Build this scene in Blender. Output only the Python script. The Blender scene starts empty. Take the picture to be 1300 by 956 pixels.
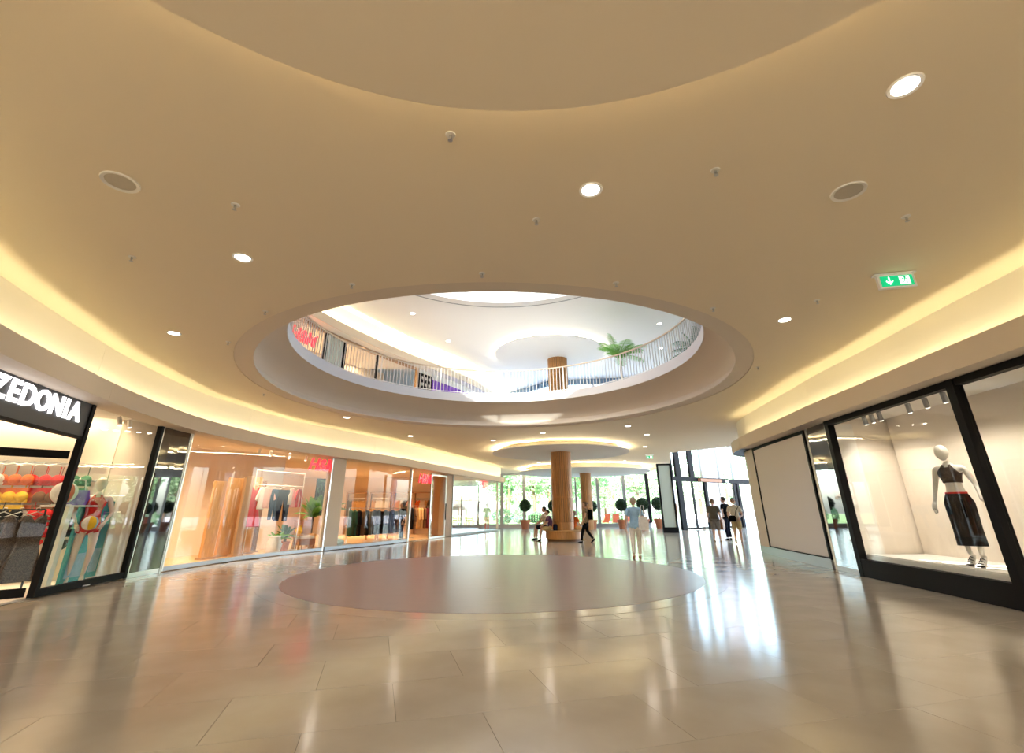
import bpy, bmesh, math, random
from mathutils import Vector, Matrix, geometry

random.seed(7)
sc = bpy.context.scene
COL = sc.collection
PI = math.pi

# ------------------------------------------------------------------ camera, world, sun, exposure
FPX, PITCH, ROLL, EYE = 582.5, 0.3533, -0.0062, 1.35
cam = bpy.data.cameras.new('camera')
cam.sensor_width = 36.0
cam.lens = FPX / 1300 * 36.0
cam.shift_y = -44.5 / 1300
cam.clip_start, cam.clip_end = 0.05, 600
camo = bpy.data.objects.new('camera', cam)
COL.objects.link(camo)
_c, _s = math.cos(ROLL), math.sin(ROLL)
_r = Vector((_c, -_s * math.sin(PITCH), _s * math.cos(PITCH)))
_u = Vector((-_s, -_c * math.sin(PITCH), _c * math.cos(PITCH)))
_b = -Vector((0, math.cos(PITCH), math.sin(PITCH)))
camo.matrix_world = Matrix(((_r.x, _u.x, _b.x, 0), (_r.y, _u.y, _b.y, 0), (_r.z, _u.z, _b.z, EYE), (0, 0, 0, 1)))
sc.camera = camo

w = bpy.data.worlds.new('sky'); sc.world = w; w.use_nodes = True
nt = w.node_tree; bg = nt.nodes['Background']
sky = nt.nodes.new('ShaderNodeTexSky'); sky.sky_type = 'NISHITA'; sky.sun_disc = False
sky.sun_elevation = math.radians(38); sky.sun_rotation = math.radians(200)
sky.air_density = 1.0; sky.dust_density = 3.0; sky.ozone_density = 1.0
nt.links.new(sky.outputs[0], bg.inputs[0]); bg.inputs[1].default_value = 1.45

sun = bpy.data.lights.new('sun', 'SUN'); sun.energy = 15.0; sun.angle = math.radians(0.6); sun.color = (1, .96, .88)
suno = bpy.data.objects.new('sun', sun); COL.objects.link(suno)
suno.rotation_euler = Vector((0.13, 1.0, -0.66)).to_track_quat('-Z', 'Y').to_euler()   # from behind the viewer, low afternoon sun

sc.view_settings.view_transform = 'Standard'
sc.view_settings.look = 'None'
sc.view_settings.exposure = 0.76
sc.view_settings.gamma = 1.0
sc.view_settings.use_curve_mapping = False
sc.cycles.use_denoising = True
sc.cycles.max_bounces = 10
sc.cycles.diffuse_bounces = 5
sc.cycles.glossy_bounces = 4
sc.cycles.transparent_max_bounces = 24
sc.cycles.sample_clamp_indirect = 8.0
sc.cycles.caustics_reflective = False
sc.cycles.caustics_refractive = False

# ------------------------------------------------------------------ helpers
def pt(x, y, Y):
    """the point at depth Y seen at photograph position x, y (used for measuring the place)"""
    a, b = (x - 650) / FPX, (433.5 - y) / FPX
    a, b = _c * a - _s * b, _s * a + _c * b
    d = Vector((a, math.cos(PITCH) - b * math.sin(PITCH), math.sin(PITCH) + b * math.cos(PITCH)))
    d *= Y / d.y
    return Vector((d.x, Y, d.z + EYE))

ORD = 'first second third fourth fifth sixth seventh eighth ninth tenth eleventh twelfth thirteenth fourteenth fifteenth sixteenth seventeenth eighteenth nineteenth twentieth'.split()
ORD += ['twenty-' + o for o in ORD[:9]] + ['thirtieth']

class MB:
    def __init__(s): s.v, s.f, s.m = [], [], []
    def add(s, vs, fs, mi=0):
        n = len(s.v); s.v += [tuple(p) for p in vs]
        s.f += [tuple(i + n for i in f) for f in fs]; s.m += [mi] * len(fs); return s
    def box(s, c, d, rz=0, mi=0, rx=0, ry=0):
        M = Matrix.Rotation(rz, 3, 'Z') @ Matrix.Rotation(ry, 3, 'Y') @ Matrix.Rotation(rx, 3, 'X')
        c = Vector(c); h = [q / 2 for q in d]
        vs = [c + M @ Vector((x * h[0], y * h[1], z * h[2])) for x in (-1, 1) for y in (-1, 1) for z in (-1, 1)]
        return s.add(vs, [(0, 1, 3, 2), (4, 6, 7, 5), (0, 4, 5, 1), (2, 3, 7, 6), (0, 2, 6, 4), (1, 5, 7, 3)], mi)
    def beam(s, a, b, wd, hd, mi=0):
        a, b = Vector(a), Vector(b); d = (b - a).normalized()
        up = Vector((0, 0, 1)) if abs(d.z) < .9 else Vector((1, 0, 0))
        n = d.cross(up).normalized() * wd / 2; u = n.cross(d).normalized() * hd / 2
        vs = [p + i * n + j * u for p in (a, b) for i, j in ((-1, -1), (1, -1), (1, 1), (-1, 1))]
        return s.add(vs, [(3, 2, 1, 0), (4, 5, 6, 7), (0, 1, 5, 4), (1, 2, 6, 5), (2, 3, 7, 6), (3, 0, 4, 7)], mi)
    def prism(s, poly, z0, z1, mi=0):
        n = len(poly); vs = [(p[0], p[1], z0) for p in poly] + [(p[0], p[1], z1) for p in poly]
        fs = [tuple(range(n - 1, -1, -1)), tuple(range(n, 2 * n))] + [(i, (i + 1) % n, n + (i + 1) % n, n + i) for i in range(n)]
        return s.add(vs, fs, mi)
    def plate(s, poly, y0, y1, mi=0):          # outline in x,z pushed along y
        n = len(poly); vs = [(p[0], y0, p[1]) for p in poly] + [(p[0], y1, p[1]) for p in poly]
        fs = [tuple(range(n)), tuple(range(2 * n - 1, n - 1, -1))] + [(i, n + i, n + (i + 1) % n, (i + 1) % n) for i in range(n)]
        return s.add(vs, fs, mi)
    def lathe(s, prof, seg=32, c=(0, 0, 0), close=False, mi=0, sx=1, sy=1, arc=None):
        n = len(prof); k = seg if arc is None else seg + 1
        a0, a1 = (0, 2 * PI) if arc is None else arc
        vs = [(c[0] + r * sx * math.cos(a0 + (a1 - a0) * j / seg), c[1] + r * sy * math.sin(a0 + (a1 - a0) * j / seg), c[2] + z) for j in range(k) for r, z in prof]
        fs = []
        for j in range(seg):
            j2 = (j + 1) % k
            for i in range(n if close else n - 1):
                i2 = (i + 1) % n
                fs.append((j * n + i, j2 * n + i, j2 * n + i2, j * n + i2))
        if not close and arc is None:
            if prof[0][0] > 1e-6: fs.append(tuple(j * n for j in range(seg - 1, -1, -1)))
            if prof[-1][0] > 1e-6: fs.append(tuple(j * n + n - 1 for j in range(seg)))
        return s.add(vs, fs, mi)
    def ball(s, c, r, seg=16, rings=10, mi=0):
        r = (r, r, r) if isinstance(r, (int, float)) else r
        vs = [(c[0], c[1], c[2] - r[2])]
        for i in range(1, rings):
            a = -PI / 2 + PI * i / rings
            vs += [(c[0] + r[0] * math.cos(a) * math.cos(2 * PI * j / seg), c[1] + r[1] * math.cos(a) * math.sin(2 * PI * j / seg), c[2] + r[2] * math.sin(a)) for j in range(seg)]
        vs.append((c[0], c[1], c[2] + r[2])); t = len(vs) - 1
        fs = [(0, 1 + (j + 1) % seg, 1 + j) for j in range(seg)]
        for i in range(rings - 2):
            b = 1 + i * seg
            fs += [(b + j, b + (j + 1) % seg, b + seg + (j + 1) % seg, b + seg + j) for j in range(seg)]
        b = 1 + (rings - 2) * seg
        fs += [(b + j, b + (j + 1) % seg, t) for j in range(seg)]
        return s.add(vs, fs, mi)
    def tube(s, path, r, seg=8, mi=0, cap=True):
        path = [Vector(p) for p in path]; n = len(path)
        rs = r if isinstance(r, (list, tuple)) else [r] * n
        vs = []; prev = None
        for i, p in enumerate(path):
            d = (path[min(i + 1, n - 1)] - path[max(i - 1, 0)]).normalized()
            if prev is None:
                prev = d.cross(Vector((0, 0, 1)) if abs(d.z) < .9 else Vector((1, 0, 0))).normalized()
            prev = (prev - d * prev.dot(d)).normalized(); q = d.cross(prev)
            vs += [p + rs[i] * (math.cos(2 * PI * j / seg) * prev + math.sin(2 * PI * j / seg) * q) for j in range(seg)]
        fs = [(i * seg + j, i * seg + (j + 1) % seg, (i + 1) * seg + (j + 1) % seg, (i + 1) * seg + j) for i in range(n - 1) for j in range(seg)]
        if cap: fs += [tuple(range(seg - 1, -1, -1)), tuple((n - 1) * seg + j for j in range(seg))]
        return s.add(vs, fs, mi)
    def strip(s, pts, nor, o0, o1, z0, z1, mi=0):   # a band along a plan curve between two offsets and two heights
        k = len(pts); vs = []
        for (x, y), (nx, ny) in zip(pts, nor):
            for o, z in ((o0, z0), (o1, z0), (o1, z1), (o0, z1)): vs.append((x + nx * o, y + ny * o, z))
        fs = [(i * 4 + j, i * 4 + (j + 1) % 4, i * 4 + 4 + (j + 1) % 4, i * 4 + 4 + j) for i in range(k - 1) for j in range(4)]
        fs += [(3, 2, 1, 0), tuple((k - 1) * 4 + j for j in range(4))]
        return s.add(vs, fs, mi)
    def mesh(s, name, mats, smooth=False):
        me = bpy.data.meshes.new(name); me.from_pydata(s.v, [], s.f)
        for m in (mats if isinstance(mats, (list, tuple)) else [mats]): me.materials.append(m)
        me.polygons.foreach_set('material_index', s.m)
        bm = bmesh.new(); bm.from_mesh(me); bmesh.ops.recalc_face_normals(bm, faces=bm.faces); bm.to_mesh(me); bm.free()
        if smooth:
            me.polygons.foreach_set('use_smooth', [True] * len(me.polygons))
            if smooth == 'auto': me.set_sharp_from_angle(angle=math.radians(35))
        me.update(); return me
    def build(s, name, mats, parent=None, smooth=False, loc=None, rz=0):
        return link(name, s.mesh(name, mats, smooth), parent, loc, rz)

def link(name, me, parent=None, loc=None, rz=0):
    o = bpy.data.objects.new(name, me); COL.objects.link(o)
    if parent is not None: o.parent = parent
    if loc is not None: o.location = loc
    if rz: o.rotation_euler = (0, 0, rz)
    return o

def tag(o, label=None, cat=None, group=None, kind=None):
    if label: o['label'] = label
    if cat: o['category'] = cat
    if group: o['group'] = group
    if kind: o['kind'] = kind
    return o

def thing(name, label, cat, loc=(0, 0, 0), rz=0, group=None):
    o = bpy.data.objects.new(name, None); COL.objects.link(o); o.empty_display_size = .1
    o.location = loc; o.rotation_euler = (0, 0, rz)
    return tag(o, label, cat, group)

def struct(name, loc=(0, 0, 0)):
    o = bpy.data.objects.new(name, None); COL.objects.link(o); o.location = loc; o['kind'] = 'structure'; return o

def dup(root, loc, rz=None, label=None, sc_=None):
    r = root.copy(); COL.objects.link(r); r.location = loc
    if rz is not None: r.rotation_euler = (0, 0, rz)
    if sc_: r.scale = (sc_, sc_, sc_)
    if label: r['label'] = label
    for ch in list(root.children):
        c = ch.copy(); COL.objects.link(c); c.parent = r
        for g in ch.children:
            d = g.copy(); COL.objects.link(d); d.parent = c
    return r

# ------------------------------------------------------------------ materials
def mat(name, col, rough=.5, metal=0, spec=.5, noise=0, scale=4, emit=None, es=1, bump=0, bscale=60, coat=0, stretch=None, col2=None, trans=0):
    m = bpy.data.materials.new(name); m.use_nodes = True; nt = m.node_tree; p = nt.nodes['Principled BSDF']
    p.inputs['Base Color'].default_value = (*col, 1); p.inputs['Roughness'].default_value = rough
    p.inputs['Metallic'].default_value = metal; p.inputs['Specular IOR Level'].default_value = spec
    p.inputs['Coat Weight'].default_value = coat
    if emit: p.inputs['Emission Color'].default_value = (*emit, 1); p.inputs['Emission Strength'].default_value = es
    if noise or col2 or bump:
        tc = nt.nodes.new('ShaderNodeTexCoord'); mp = nt.nodes.new('ShaderNodeMapping')
        nt.links.new(tc.outputs['Object'], mp.inputs[0])
        if stretch: mp.inputs['Scale'].default_value = stretch
    if noise or col2:
        n = nt.nodes.new('ShaderNodeTexNoise'); n.inputs['Scale'].default_value = scale; n.inputs['Detail'].default_value = 5
        nt.links.new(mp.outputs[0], n.inputs['Vector'])
        r = nt.nodes.new('ShaderNodeValToRGB')
        r.color_ramp.elements[0].position = .3; r.color_ramp.elements[1].position = .7
        a = col2 or tuple(c * (1 - noise) for c in col); b = col if col2 else tuple(min(1, c * (1 + noise)) for c in col)
        r.color_ramp.elements[0].color = (*a, 1); r.color_ramp.elements[1].color = (*b, 1)
        nt.links.new(n.outputs['Fac'], r.inputs[0]); nt.links.new(r.outputs[0], p.inputs['Base Color'])
    if bump:
        n2 = nt.nodes.new('ShaderNodeTexNoise'); n2.inputs['Scale'].default_value = bscale
        nt.links.new(mp.outputs[0], n2.inputs['Vector'])
        b = nt.nodes.new('ShaderNodeBump'); b.inputs['Strength'].default_value = bump; b.inputs['Distance'].default_value = .02
        nt.links.new(n2.outputs['Fac'], b.inputs['Height']); nt.links.new(b.outputs[0], p.inputs['Normal'])
    if trans:
        t = nt.nodes.new('ShaderNodeBsdfTranslucent'); t.inputs[0].default_value = (*[min(1, c * 1.6) for c in col], 1)
        mx = nt.nodes.new('ShaderNodeMixShader'); mx.inputs[0].default_value = trans
        nt.links.new(p.outputs[0], mx.inputs[1]); nt.links.new(t.outputs[0], mx.inputs[2])
        nt.links.new(mx.outputs[0], nt.nodes['Material Output'].inputs[0])
    return m

def glass(name, tint=(1, 1, 1), f0=.04, gl=1.0):
    """clear pane: see-through with a reflection that grows towards grazing angles"""
    m = bpy.data.materials.new(name); m.use_nodes = True; nt = m.node_tree
    nt.nodes.remove(nt.nodes['Principled BSDF'])
    lw = nt.nodes.new('ShaderNodeLayerWeight'); lw.inputs[0].default_value = .5
    pw = nt.nodes.new('ShaderNodeMath'); pw.operation = 'POWER'; pw.inputs[1].default_value = 5
    ma = nt.nodes.new('ShaderNodeMath'); ma.operation = 'MULTIPLY_ADD'; ma.inputs[1].default_value = 1 - f0; ma.inputs[2].default_value = f0
    tr = nt.nodes.new('ShaderNodeBsdfTransparent'); tr.inputs[0].default_value = (*tint, 1)
    g = nt.nodes.new('ShaderNodeBsdfGlossy'); g.inputs['Roughness'].default_value = 0; g.inputs[0].default_value = (gl, gl, gl, 1)
    mx = nt.nodes.new('ShaderNodeMixShader')
    L = nt.links.new
    L(lw.outputs['Facing'], pw.inputs[0]); L(pw.outputs[0], ma.inputs[0]); L(ma.outputs[0], mx.inputs[0])
    L(tr.outputs[0], mx.inputs[1]); L(g.outputs[0], mx.inputs[2]); L(mx.outputs[0], nt.nodes['Material Output'].inputs[0])
    return m

def tile_mat():
    m = mat('polished_stone', (.50, .43, .34), .13, spec=.5)
    nt = m.node_tree; p = nt.nodes['Principled BSDF']
    oi = nt.nodes.new('ShaderNodeNewGeometry'); tc = nt.nodes.new('ShaderNodeTexCoord')
    n = nt.nodes.new('ShaderNodeTexNoise'); n.inputs['Scale'].default_value = 1.6; n.inputs['Detail'].default_value = 8
    nt.links.new(tc.outputs['Object'], n.inputs['Vector'])
    add = nt.nodes.new('ShaderNodeMath'); add.operation = 'ADD'; mul = nt.nodes.new('ShaderNodeMath'); mul.operation = 'MULTIPLY'; mul.inputs[1].default_value = .35
    nt.links.new(oi.outputs['Random Per Island'], mul.inputs[0]); nt.links.new(mul.outputs[0], add.inputs[0]); nt.links.new(n.outputs['Fac'], add.inputs[1])
    r = nt.nodes.new('ShaderNodeValToRGB'); r.color_ramp.elements[0].position = .35; r.color_ramp.elements[1].position = 1.0
    r.color_ramp.elements[0].color = (.385, .333, .262, 1); r.color_ramp.elements[1].color = (.487, .432, .354, 1)
    nt.links.new(add.outputs[0], r.inputs[0]); nt.links.new(r.outputs[0], p.inputs['Base Color'])
    n2 = nt.nodes.new('ShaderNodeTexNoise'); n2.inputs['Scale'].default_value = .9
    nt.links.new(tc.outputs['Object'], n2.inputs['Vector'])
    mr = nt.nodes.new('ShaderNodeMapRange'); mr.inputs[3].default_value = .10; mr.inputs[4].default_value = .19
    nt.links.new(n2.outputs['Fac'], mr.inputs[0]); nt.links.new(mr.outputs[0], p.inputs['Roughness'])
    return m

M = {}
M['tile'] = tile_mat()
M['joint'] = mat('joint_grout', (.22, .18, .13), .8)
M['disc'] = mat('disc_floor', (.335, .25, .23), .30, spec=.4, noise=.12, scale=3, stretch=(.6, 14, 1), bump=.05, bscale=40)
M['ceil'] = mat('warm_lit_ceiling', (.82, .715, .54), .75, spec=.2)  # white ceiling, with the warm lamp light mixed into its colour
M['beige'] = mat('beige_board', (.71, .62, .50), .6, spec=.3)
M['cove'] = mat('cove_paint', (.84, .80, .70), .8, spec=.2)
M['white'] = mat('white_paint', (.80, .77, .72), .7, spec=.2)
M['upceil'] = mat('upper_ceiling_paint', (.82, .82, .80), .7, spec=.2)
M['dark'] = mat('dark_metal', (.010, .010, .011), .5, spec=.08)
M['blackglass'] = mat('black_mirror', (.008, .009, .011), .02, spec=1.0, coat=1)
M['grey'] = mat('grey_metal', (.33, .34, .35), .35, metal=.6)
M['steel'] = mat('brushed_steel', (.6, .6, .58), .28, metal=1)
M['glass'] = glass('shop_glass', (.97, .985, .975), .018)
M['clear'] = glass('window_glass', (.97, .99, .98), .03)
M['wood'] = mat('pillar_wood', (.52, .26, .09), .38, spec=.45, noise=.22, scale=7, stretch=(6, 6, .35))
M['wood_dark'] = mat('groove_wood', (.16, .07, .02), .6)
M['oak'] = mat('oak_wood', (.58, .33, .13), .5, noise=.2, scale=6, stretch=(8, 8, .5))
M['plank'] = mat('floor_plank', (.48, .30, .15), .35, noise=.2, scale=5, stretch=(.6, 8, 1))
M['tan'] = mat('tan_wood', (.42, .27, .16), .5, noise=.15, scale=5, stretch=(5, 5, .5))
M['wall'] = mat('shop_wall', (.80, .70, .58), .8, noise=.03, scale=1)
M['rwall'] = mat('display_wall', (.76, .68, .59), .75, noise=.02, scale=1)
M['lampface'] = mat('lamp_face', (1, 1, 1), .5, emit=(1, .95, .88), es=9)
M['trimwhite'] = mat('lamp_trim', (.82, .79, .72), .4)
M['grille'] = mat('speaker_grille', (.58, .52, .42), .6, bump=.5, bscale=400)
M['terra'] = mat('terracotta', (.52, .20, .10), .75, noise=.15, scale=12)
M['soil'] = mat('soil', (.05, .03, .02), .95)
M['bark'] = mat('bark', (.16, .10, .06), .9, noise=.3, scale=12)
M['leafdark'] = mat('topiary_leaf', (.022, .06, .018), .55, trans=.15)
M['leaf'] = mat('tree_leaf', (.13, .27, .12), .6, trans=.4)
M['leaf2'] = mat('pale_leaf', (.27, .38, .22), .6, trans=.4)
M['palm'] = mat('palm_leaf', (.14, .34, .06), .5, trans=.35)
M['fern'] = mat('fern_leaf', (.05, .14, .05), .55, trans=.25)
M['red'] = mat('red_sign', (.75, .02, .03), .4, emit=(1, .03, .05), es=1.1)
M['whitelet'] = mat('lit_lettering', (1, 1, 1), .4, emit=(1, .97, 1), es=1.5)
M['green'] = mat('exit_green', (.0, .38, .16), .4, emit=(0, .5, .2), es=.55)
M['exitwhite'] = mat('exit_white', (.9, .95, .9), .4, emit=(.9, 1, .95), es=.9)
M['paving'] = mat('pale_paving', (.60, .59, .58), .8, noise=.06, scale=.4)
M['lawn'] = mat('lawn', (.16, .26, .08), .9, noise=.3, scale=2)
M['plastic'] = mat('mannequin_plastic', (.74, .60, .50), .35)
M['whiteplastic'] = mat('white_mannequin', (.80, .77, .72), .3)
def cloth(n, c, **k): 
    M[n] = mat(n, c, .85, spec=.08, noise=k.get('noise', .1), scale=k.get('scale', 14), bump=.2, bscale=80, col2=k.get('col2')); return M[n]
for n, c in dict(c_black=(.005, .005, .006), c_navy=(.010, .014, .032), c_denim=(.035, .07, .13), c_red=(.62, .03, .03), c_white=(.78, .75, .70),
                 c_pink=(.78, .38, .38), c_green=(.04, .10, .06), c_brown=(.20, .10, .05), c_tan=(.55, .32, .13), c_teal=(.04, .34, .40),
                 c_yellow=(.80, .50, .04), c_orange=(.72, .16, .04), c_purple=(.14, .07, .17), c_khaki=(.50, .40, .22), c_grey=(.12, .115, .10),
                 c_midgrey=(.22, .21, .21), c_blue=(.30, .47, .62), c_cream=(.72, .67, .58), c_rose=(.75, .46, .42), c_maroon=(.25, .04, .05), c_violet=(.22, .10, .50)).items(): cloth(n, c)
cloth('c_pattern', (.55, .38, .25), col2=(.06, .08, .06), scale=30)
cloth('c_sequin', (.13, .10, .085), col2=(.012, .01, .01), scale=90)
M['skin'] = mat('skin', (.66, .41, .31), .5)
M['hair_dark'] = mat('dark_hair', (.025, .017, .013), .45)
M['hair_brown'] = mat('brown_hair', (.16, .09, .05), .45)
M['hair_grey'] = mat('greying_hair', (.36, .27, .18), .5)
M['eye'] = mat('eye_dark', (.02, .015, .012), .2)
M['lip'] = mat('lip_red', (.42, .13, .11), .4)
M['leather'] = mat('brown_leather', (.32, .14, .06), .5)
M['orange'] = mat('deck_fabric', (.85, .13, .03), .7)
M['straw'] = mat('straw_thatch', (.40, .30, .20), .9, noise=.3, scale=18)
M['blueish'] = mat('blue_steel', (.12, .20, .30), .4)

def area(name, loc, size, power, color, direction, parent=None, spread=None):
    L = bpy.data.lights.new(name, 'AREA'); L.shape = 'RECTANGLE'; L.size, L.size_y = size; L.energy = power; L.color = color
    if spread: L.spread = spread
    o = bpy.data.objects.new(name, L); COL.objects.link(o); o.location = loc
    o.rotation_euler = direction.to_euler() if hasattr(direction, 'to_euler') else Vector(direction).to_track_quat('-Z', 'Y').to_euler()
    if parent: o.parent = parent
    return o

def aim(direction, along):
    """rotation whose -Z looks in direction and whose X runs along"""
    z = -Vector(direction).normalized(); x = Vector(along); x = (x - z * x.dot(z)).normalized(); y = z.cross(x)
    return Matrix((x, y, z)).transposed()

COVE = (.98, .87, .53)
WARM = (1.0, .74, .48)
# ------------------------------------------------------------------ the plan: two shop lines, a round opening, a rear glass front
LCTRL = [(-3.5, -2.5), (-5.0, 1.0), (-6.0, 3.0), (-7.0, 5.2), (-7.72, 7.4), (-8.12, 8.9), (-8.46, 11.0), (-8.52, 12.3), (-8.4, 13.4), (-8.2, 14.9), (-7.7, 16.7), (-6.8, 18.7), (-5.6, 21.4), (-4.93, 23.5), (-3.5, 28.1), (-2.2, 32), (-1.1, 35.4)]
RCTRL = [(5.6, -6.5), (6.35, -1.0), (6.72, 3), (7.07, 7.27), (7.23, 8.7), (7.41, 10.8), (7.6, 12.05), (7.94, 14.67), (8.17, 15.95)]
def curve(ctrl):
    """smooth x(Y) through the control points"""
    n = len(ctrl); sl = []
    for i in range(n):
        a, b = ctrl[max(i - 1, 0)], ctrl[min(i + 1, n - 1)]
        sl.append((b[0] - a[0]) / (b[1] - a[1]))
    def f(Y):
        i = 0
        while i < n - 2 and Y > ctrl[i + 1][1]: i += 1
        (x0, y0), (x1, y1) = ctrl[i], ctrl[i + 1]; h = y1 - y0; t = (Y - y0) / h
        if t < 0: return x0 + sl[i] * (Y - y0)
        if t > 1: return x1 + sl[i + 1] * (Y - y1)
        return (2*t**3 - 3*t*t + 1) * x0 + (t**3 - 2*t*t + t) * h * sl[i] + (-2*t**3 + 3*t*t) * x1 + (t**3 - t*t) * h * sl[i + 1]
    return f
LX, RX = curve(LCTRL), curve(RCTRL)
def path(f, y0, y1, side, step=.35):
    n = max(2, int(abs(y1 - y0) / step) + 1); ps, ns = [], []
    for i in range(n):
        Y = y0 + (y1 - y0) * i / (n - 1); d = (f(Y + .01) - f(Y - .01)) / .02; l = math.hypot(1, d)
        ps.append((f(Y), Y)); ns.append((1 / l * side, -d / l * side))
    return ps, ns
def Lp(y0, y1, step=.35): return path(LX, y0, y1, 1, step)
def Rp(y0, y1, step=.35): return path(RX, y0, y1, -1, step)
def offp(ps, ns, o): return [(x + a * o, y + b * o) for (x, y), (a, b) in zip(ps, ns)]

CZ = 4.37                      # lower ceiling
OC, OR = (-.38, 11.87), 6.1    # round opening
UZ, UC = 5.45, 9.3             # upper floor, upper ceiling
DC, DR = (-.42, 11.87), 4.54   # floor disc

# floor: dark bed, stone tiles laid at an angle, round inlay
floor = struct('floor')
MB().prism([(-16, -8), (16, -8), (16, 20), (24, 24), (24, 42.6), (-16, 42.6)], -.3, -.012).build('floor_bed', M['joint'], floor)
ANG = math.radians(15.6); ca, sa = math.cos(ANG), math.sin(ANG)
P0 = Vector((-4.92, 5.18)); TW, TH = 1.2, .8
tiles = []
for r in range(-16, 50):
    for q in range(-26, 30):
        u, v = (q + .5 * (r % 2)) * TW, (r + .5) * TH
        x, y = P0.x + ca * u - sa * v, P0.y + sa * u + ca * v
        if y < -6.5 or y > 42.2: continue
        if y < 35.4 and x < LX(y) - .3: continue
        if y >= 35.4 and x < -9: continue
        if y < 16 and x > RX(y) + .5: continue
        if y >= 16 and x > 23: continue
        if math.hypot(x - DC[0], y - DC[1]) < DR - .8: continue
        near = math.hypot(x, y) if y > 2.2 and abs(x) < 1.25 * y + 1 else 1e3 + y
        tiles.append((near, x, y))
tiles.sort()
g = .0035
tb = MB().box((0, 0, -.006), (TW - g, TH - g, .012)).mesh('tile', M['tile'])
for i, (nr, x, y) in enumerate(tiles[:300]):
    o = link('tile', tb, floor, (x, y, random.uniform(-.0006, .0006)), ANG)
mb = MB()
for nr, x, y in tiles[300:]: mb.box((x, y, -.006), (TW - g, TH - g, .012), ANG)
mb.build('distant_tiles', M['tile'], floor)['kind'] = 'stuff'
MB().lathe([(0, .006), (DR, .006), (DR, -.01)], 128, (DC[0], DC[1], 0)).build('round_inlay', M['disc'], floor)
seg = 26
for k in range(seg):
    a0, a1 = 2 * PI * k / seg + .0006, 2 * PI * (k + 1) / seg - .0006
    MB().lathe([(DR + .004, -.01), (DR + .42, -.01), (DR + .42, .003), (DR + .004, .003)], 5, (DC[0], DC[1], 0), close=True, arc=(a0, a1)).build('border_stone', M['tile'], floor)
MB().box((0, 0, .008), (.16, .03, .003)).box((.12, .07, .008), (.16, .03, .003)).build('light_spot_dashes', M['c_white'], floor, loc=(-.45, 9.55, 0))  # spots of light on the inlay, put in as white dashes

# lower ceiling with the round opening and the tall entrance bay left open
def holed(outer, hole, z0, z1):
    mb = MB(); tri = geometry.tessellate_polygon([[Vector((x, y, 0)) for x, y in outer], [Vector((x, y, 0)) for x, y in hole]])
    al = outer + hole; n = len(al)
    mb.add([(x, y, z0) for x, y in al] + [(x, y, z1) for x, y in al], [tuple(t) for t in tri] + [tuple(i + n for i in t) for t in tri])
    for loop, b in ((outer, 0), (hole, len(outer))):
        k = len(loop)
        mb.add([(x, y, z) for x, y in loop for z in (z0, z1)], [(2 * i, 2 * ((i + 1) % k), 2 * ((i + 1) % k) + 1, 2 * i + 1) for i in range(k)])
    return mb
def ring(c, r, n=128): return [(c[0] + r * math.cos(2 * PI * i / n), c[1] + r * math.sin(2 * PI * i / n)) for i in range(n)]
ceil = struct('ceiling')
notch = [(16, 19.4), (11.4, 23.7), (8.87, 26.6), (11.3, 34.05), (11.45, 34.6), (11.45, 42.6)]
outl = [(-16, -8), (16, -8)] + notch + [(-16, 42.6)]
holed(outl, ring(OC, OR), CZ, CZ + .12).build('ceiling_board', M['ceil'], ceil)
# rim of the opening: soffit ring, coved fascia, white kerb
k = (OC[0], OC[1], 0)
rim = struct('ceiling_rim')
MB().lathe([(OR - .006, CZ + .13), (OR - .006, CZ + .012), (5.74, CZ + .03), (5.74, CZ + .06), (OR - .04, CZ + .13)], 160, k, close=True).build('soffit_ring', M['beige'], rim, smooth='auto')
prof = [(5.74, 4.42), (5.83, 4.5), (5.87, 4.6), (5.84, 4.72), (5.74, 4.86), (5.58, 5.0), (5.4, 5.11), (5.22, 5.2)]
prof += [(5.3, 5.2), (6.05, 4.9), (6.05, 4.5), (5.85, 4.44)]
for j in range(4):
    a0, a1 = 2 * PI * j / 4 + .35 + .0004, 2 * PI * (j + 1) / 4 + .35 - .0004
    MB().lathe(prof, 40, k, close=True, arc=(a0, a1)).build('fascia', M['beige'], rim, smooth='auto')
MB().lathe([(5.2, 5.2), (5.2, 5.5), (5.42, 5.5), (5.42, 5.2)], 160, k, close=True).build('kerb', M['white'], rim, smooth='auto')
# upper floor slab, upper ceiling with the round skylight, roof over
uf = struct('floor_upper')
holed([(-16, -8), (16, -8), (16, 19.4), (11.4, 23.7), (8.8, 26.6), (9.2, 28.2), (2.5, 28.9), (-.6, 32.7), (-3, 34.5), (-16, 34.5)], ring(OC, 5.41), 5.2, 5.45).build('upper_slab', M['white'], uf)
uc = struct('ceiling_upper')
SK = (-.35, 11.9)
holed([(-16, -8), (16, -8), (16, 24), (11.4, 27.9), (2.5, 29.1), (-.6, 32.9), (-3, 34.7), (-16, 34.7)], ring(SK, 5.1), UC, UC + .15).build('upper_ceiling_board', M['upceil'], uc)
MB().lathe([(5.1, UC), (5.1, 11.6), (5.3, 11.6), (5.3, UC + .15)], 96, (SK[0], SK[1], 0), close=True).build('skylight_drum', M['white'], uc, smooth='auto')  # drum height made up to hold back the sun, leaving a kerb patch
MB().lathe([(5.5, UC - .012), (5.5, UC), (5.54, UC), (5.54, UC - .012)], 96, (SK[0], SK[1], 0), close=True).build('track_ring', M['grey'], uc)
sk = struct('window_8')
MB().lathe([(0, 0), (5.28, 0), (5.28, .03), (0, .03)], 64, (SK[0], SK[1], 11.56)).build('pane', glass('skylight_glass', (.46, .48, .50), .03), sk)
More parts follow.
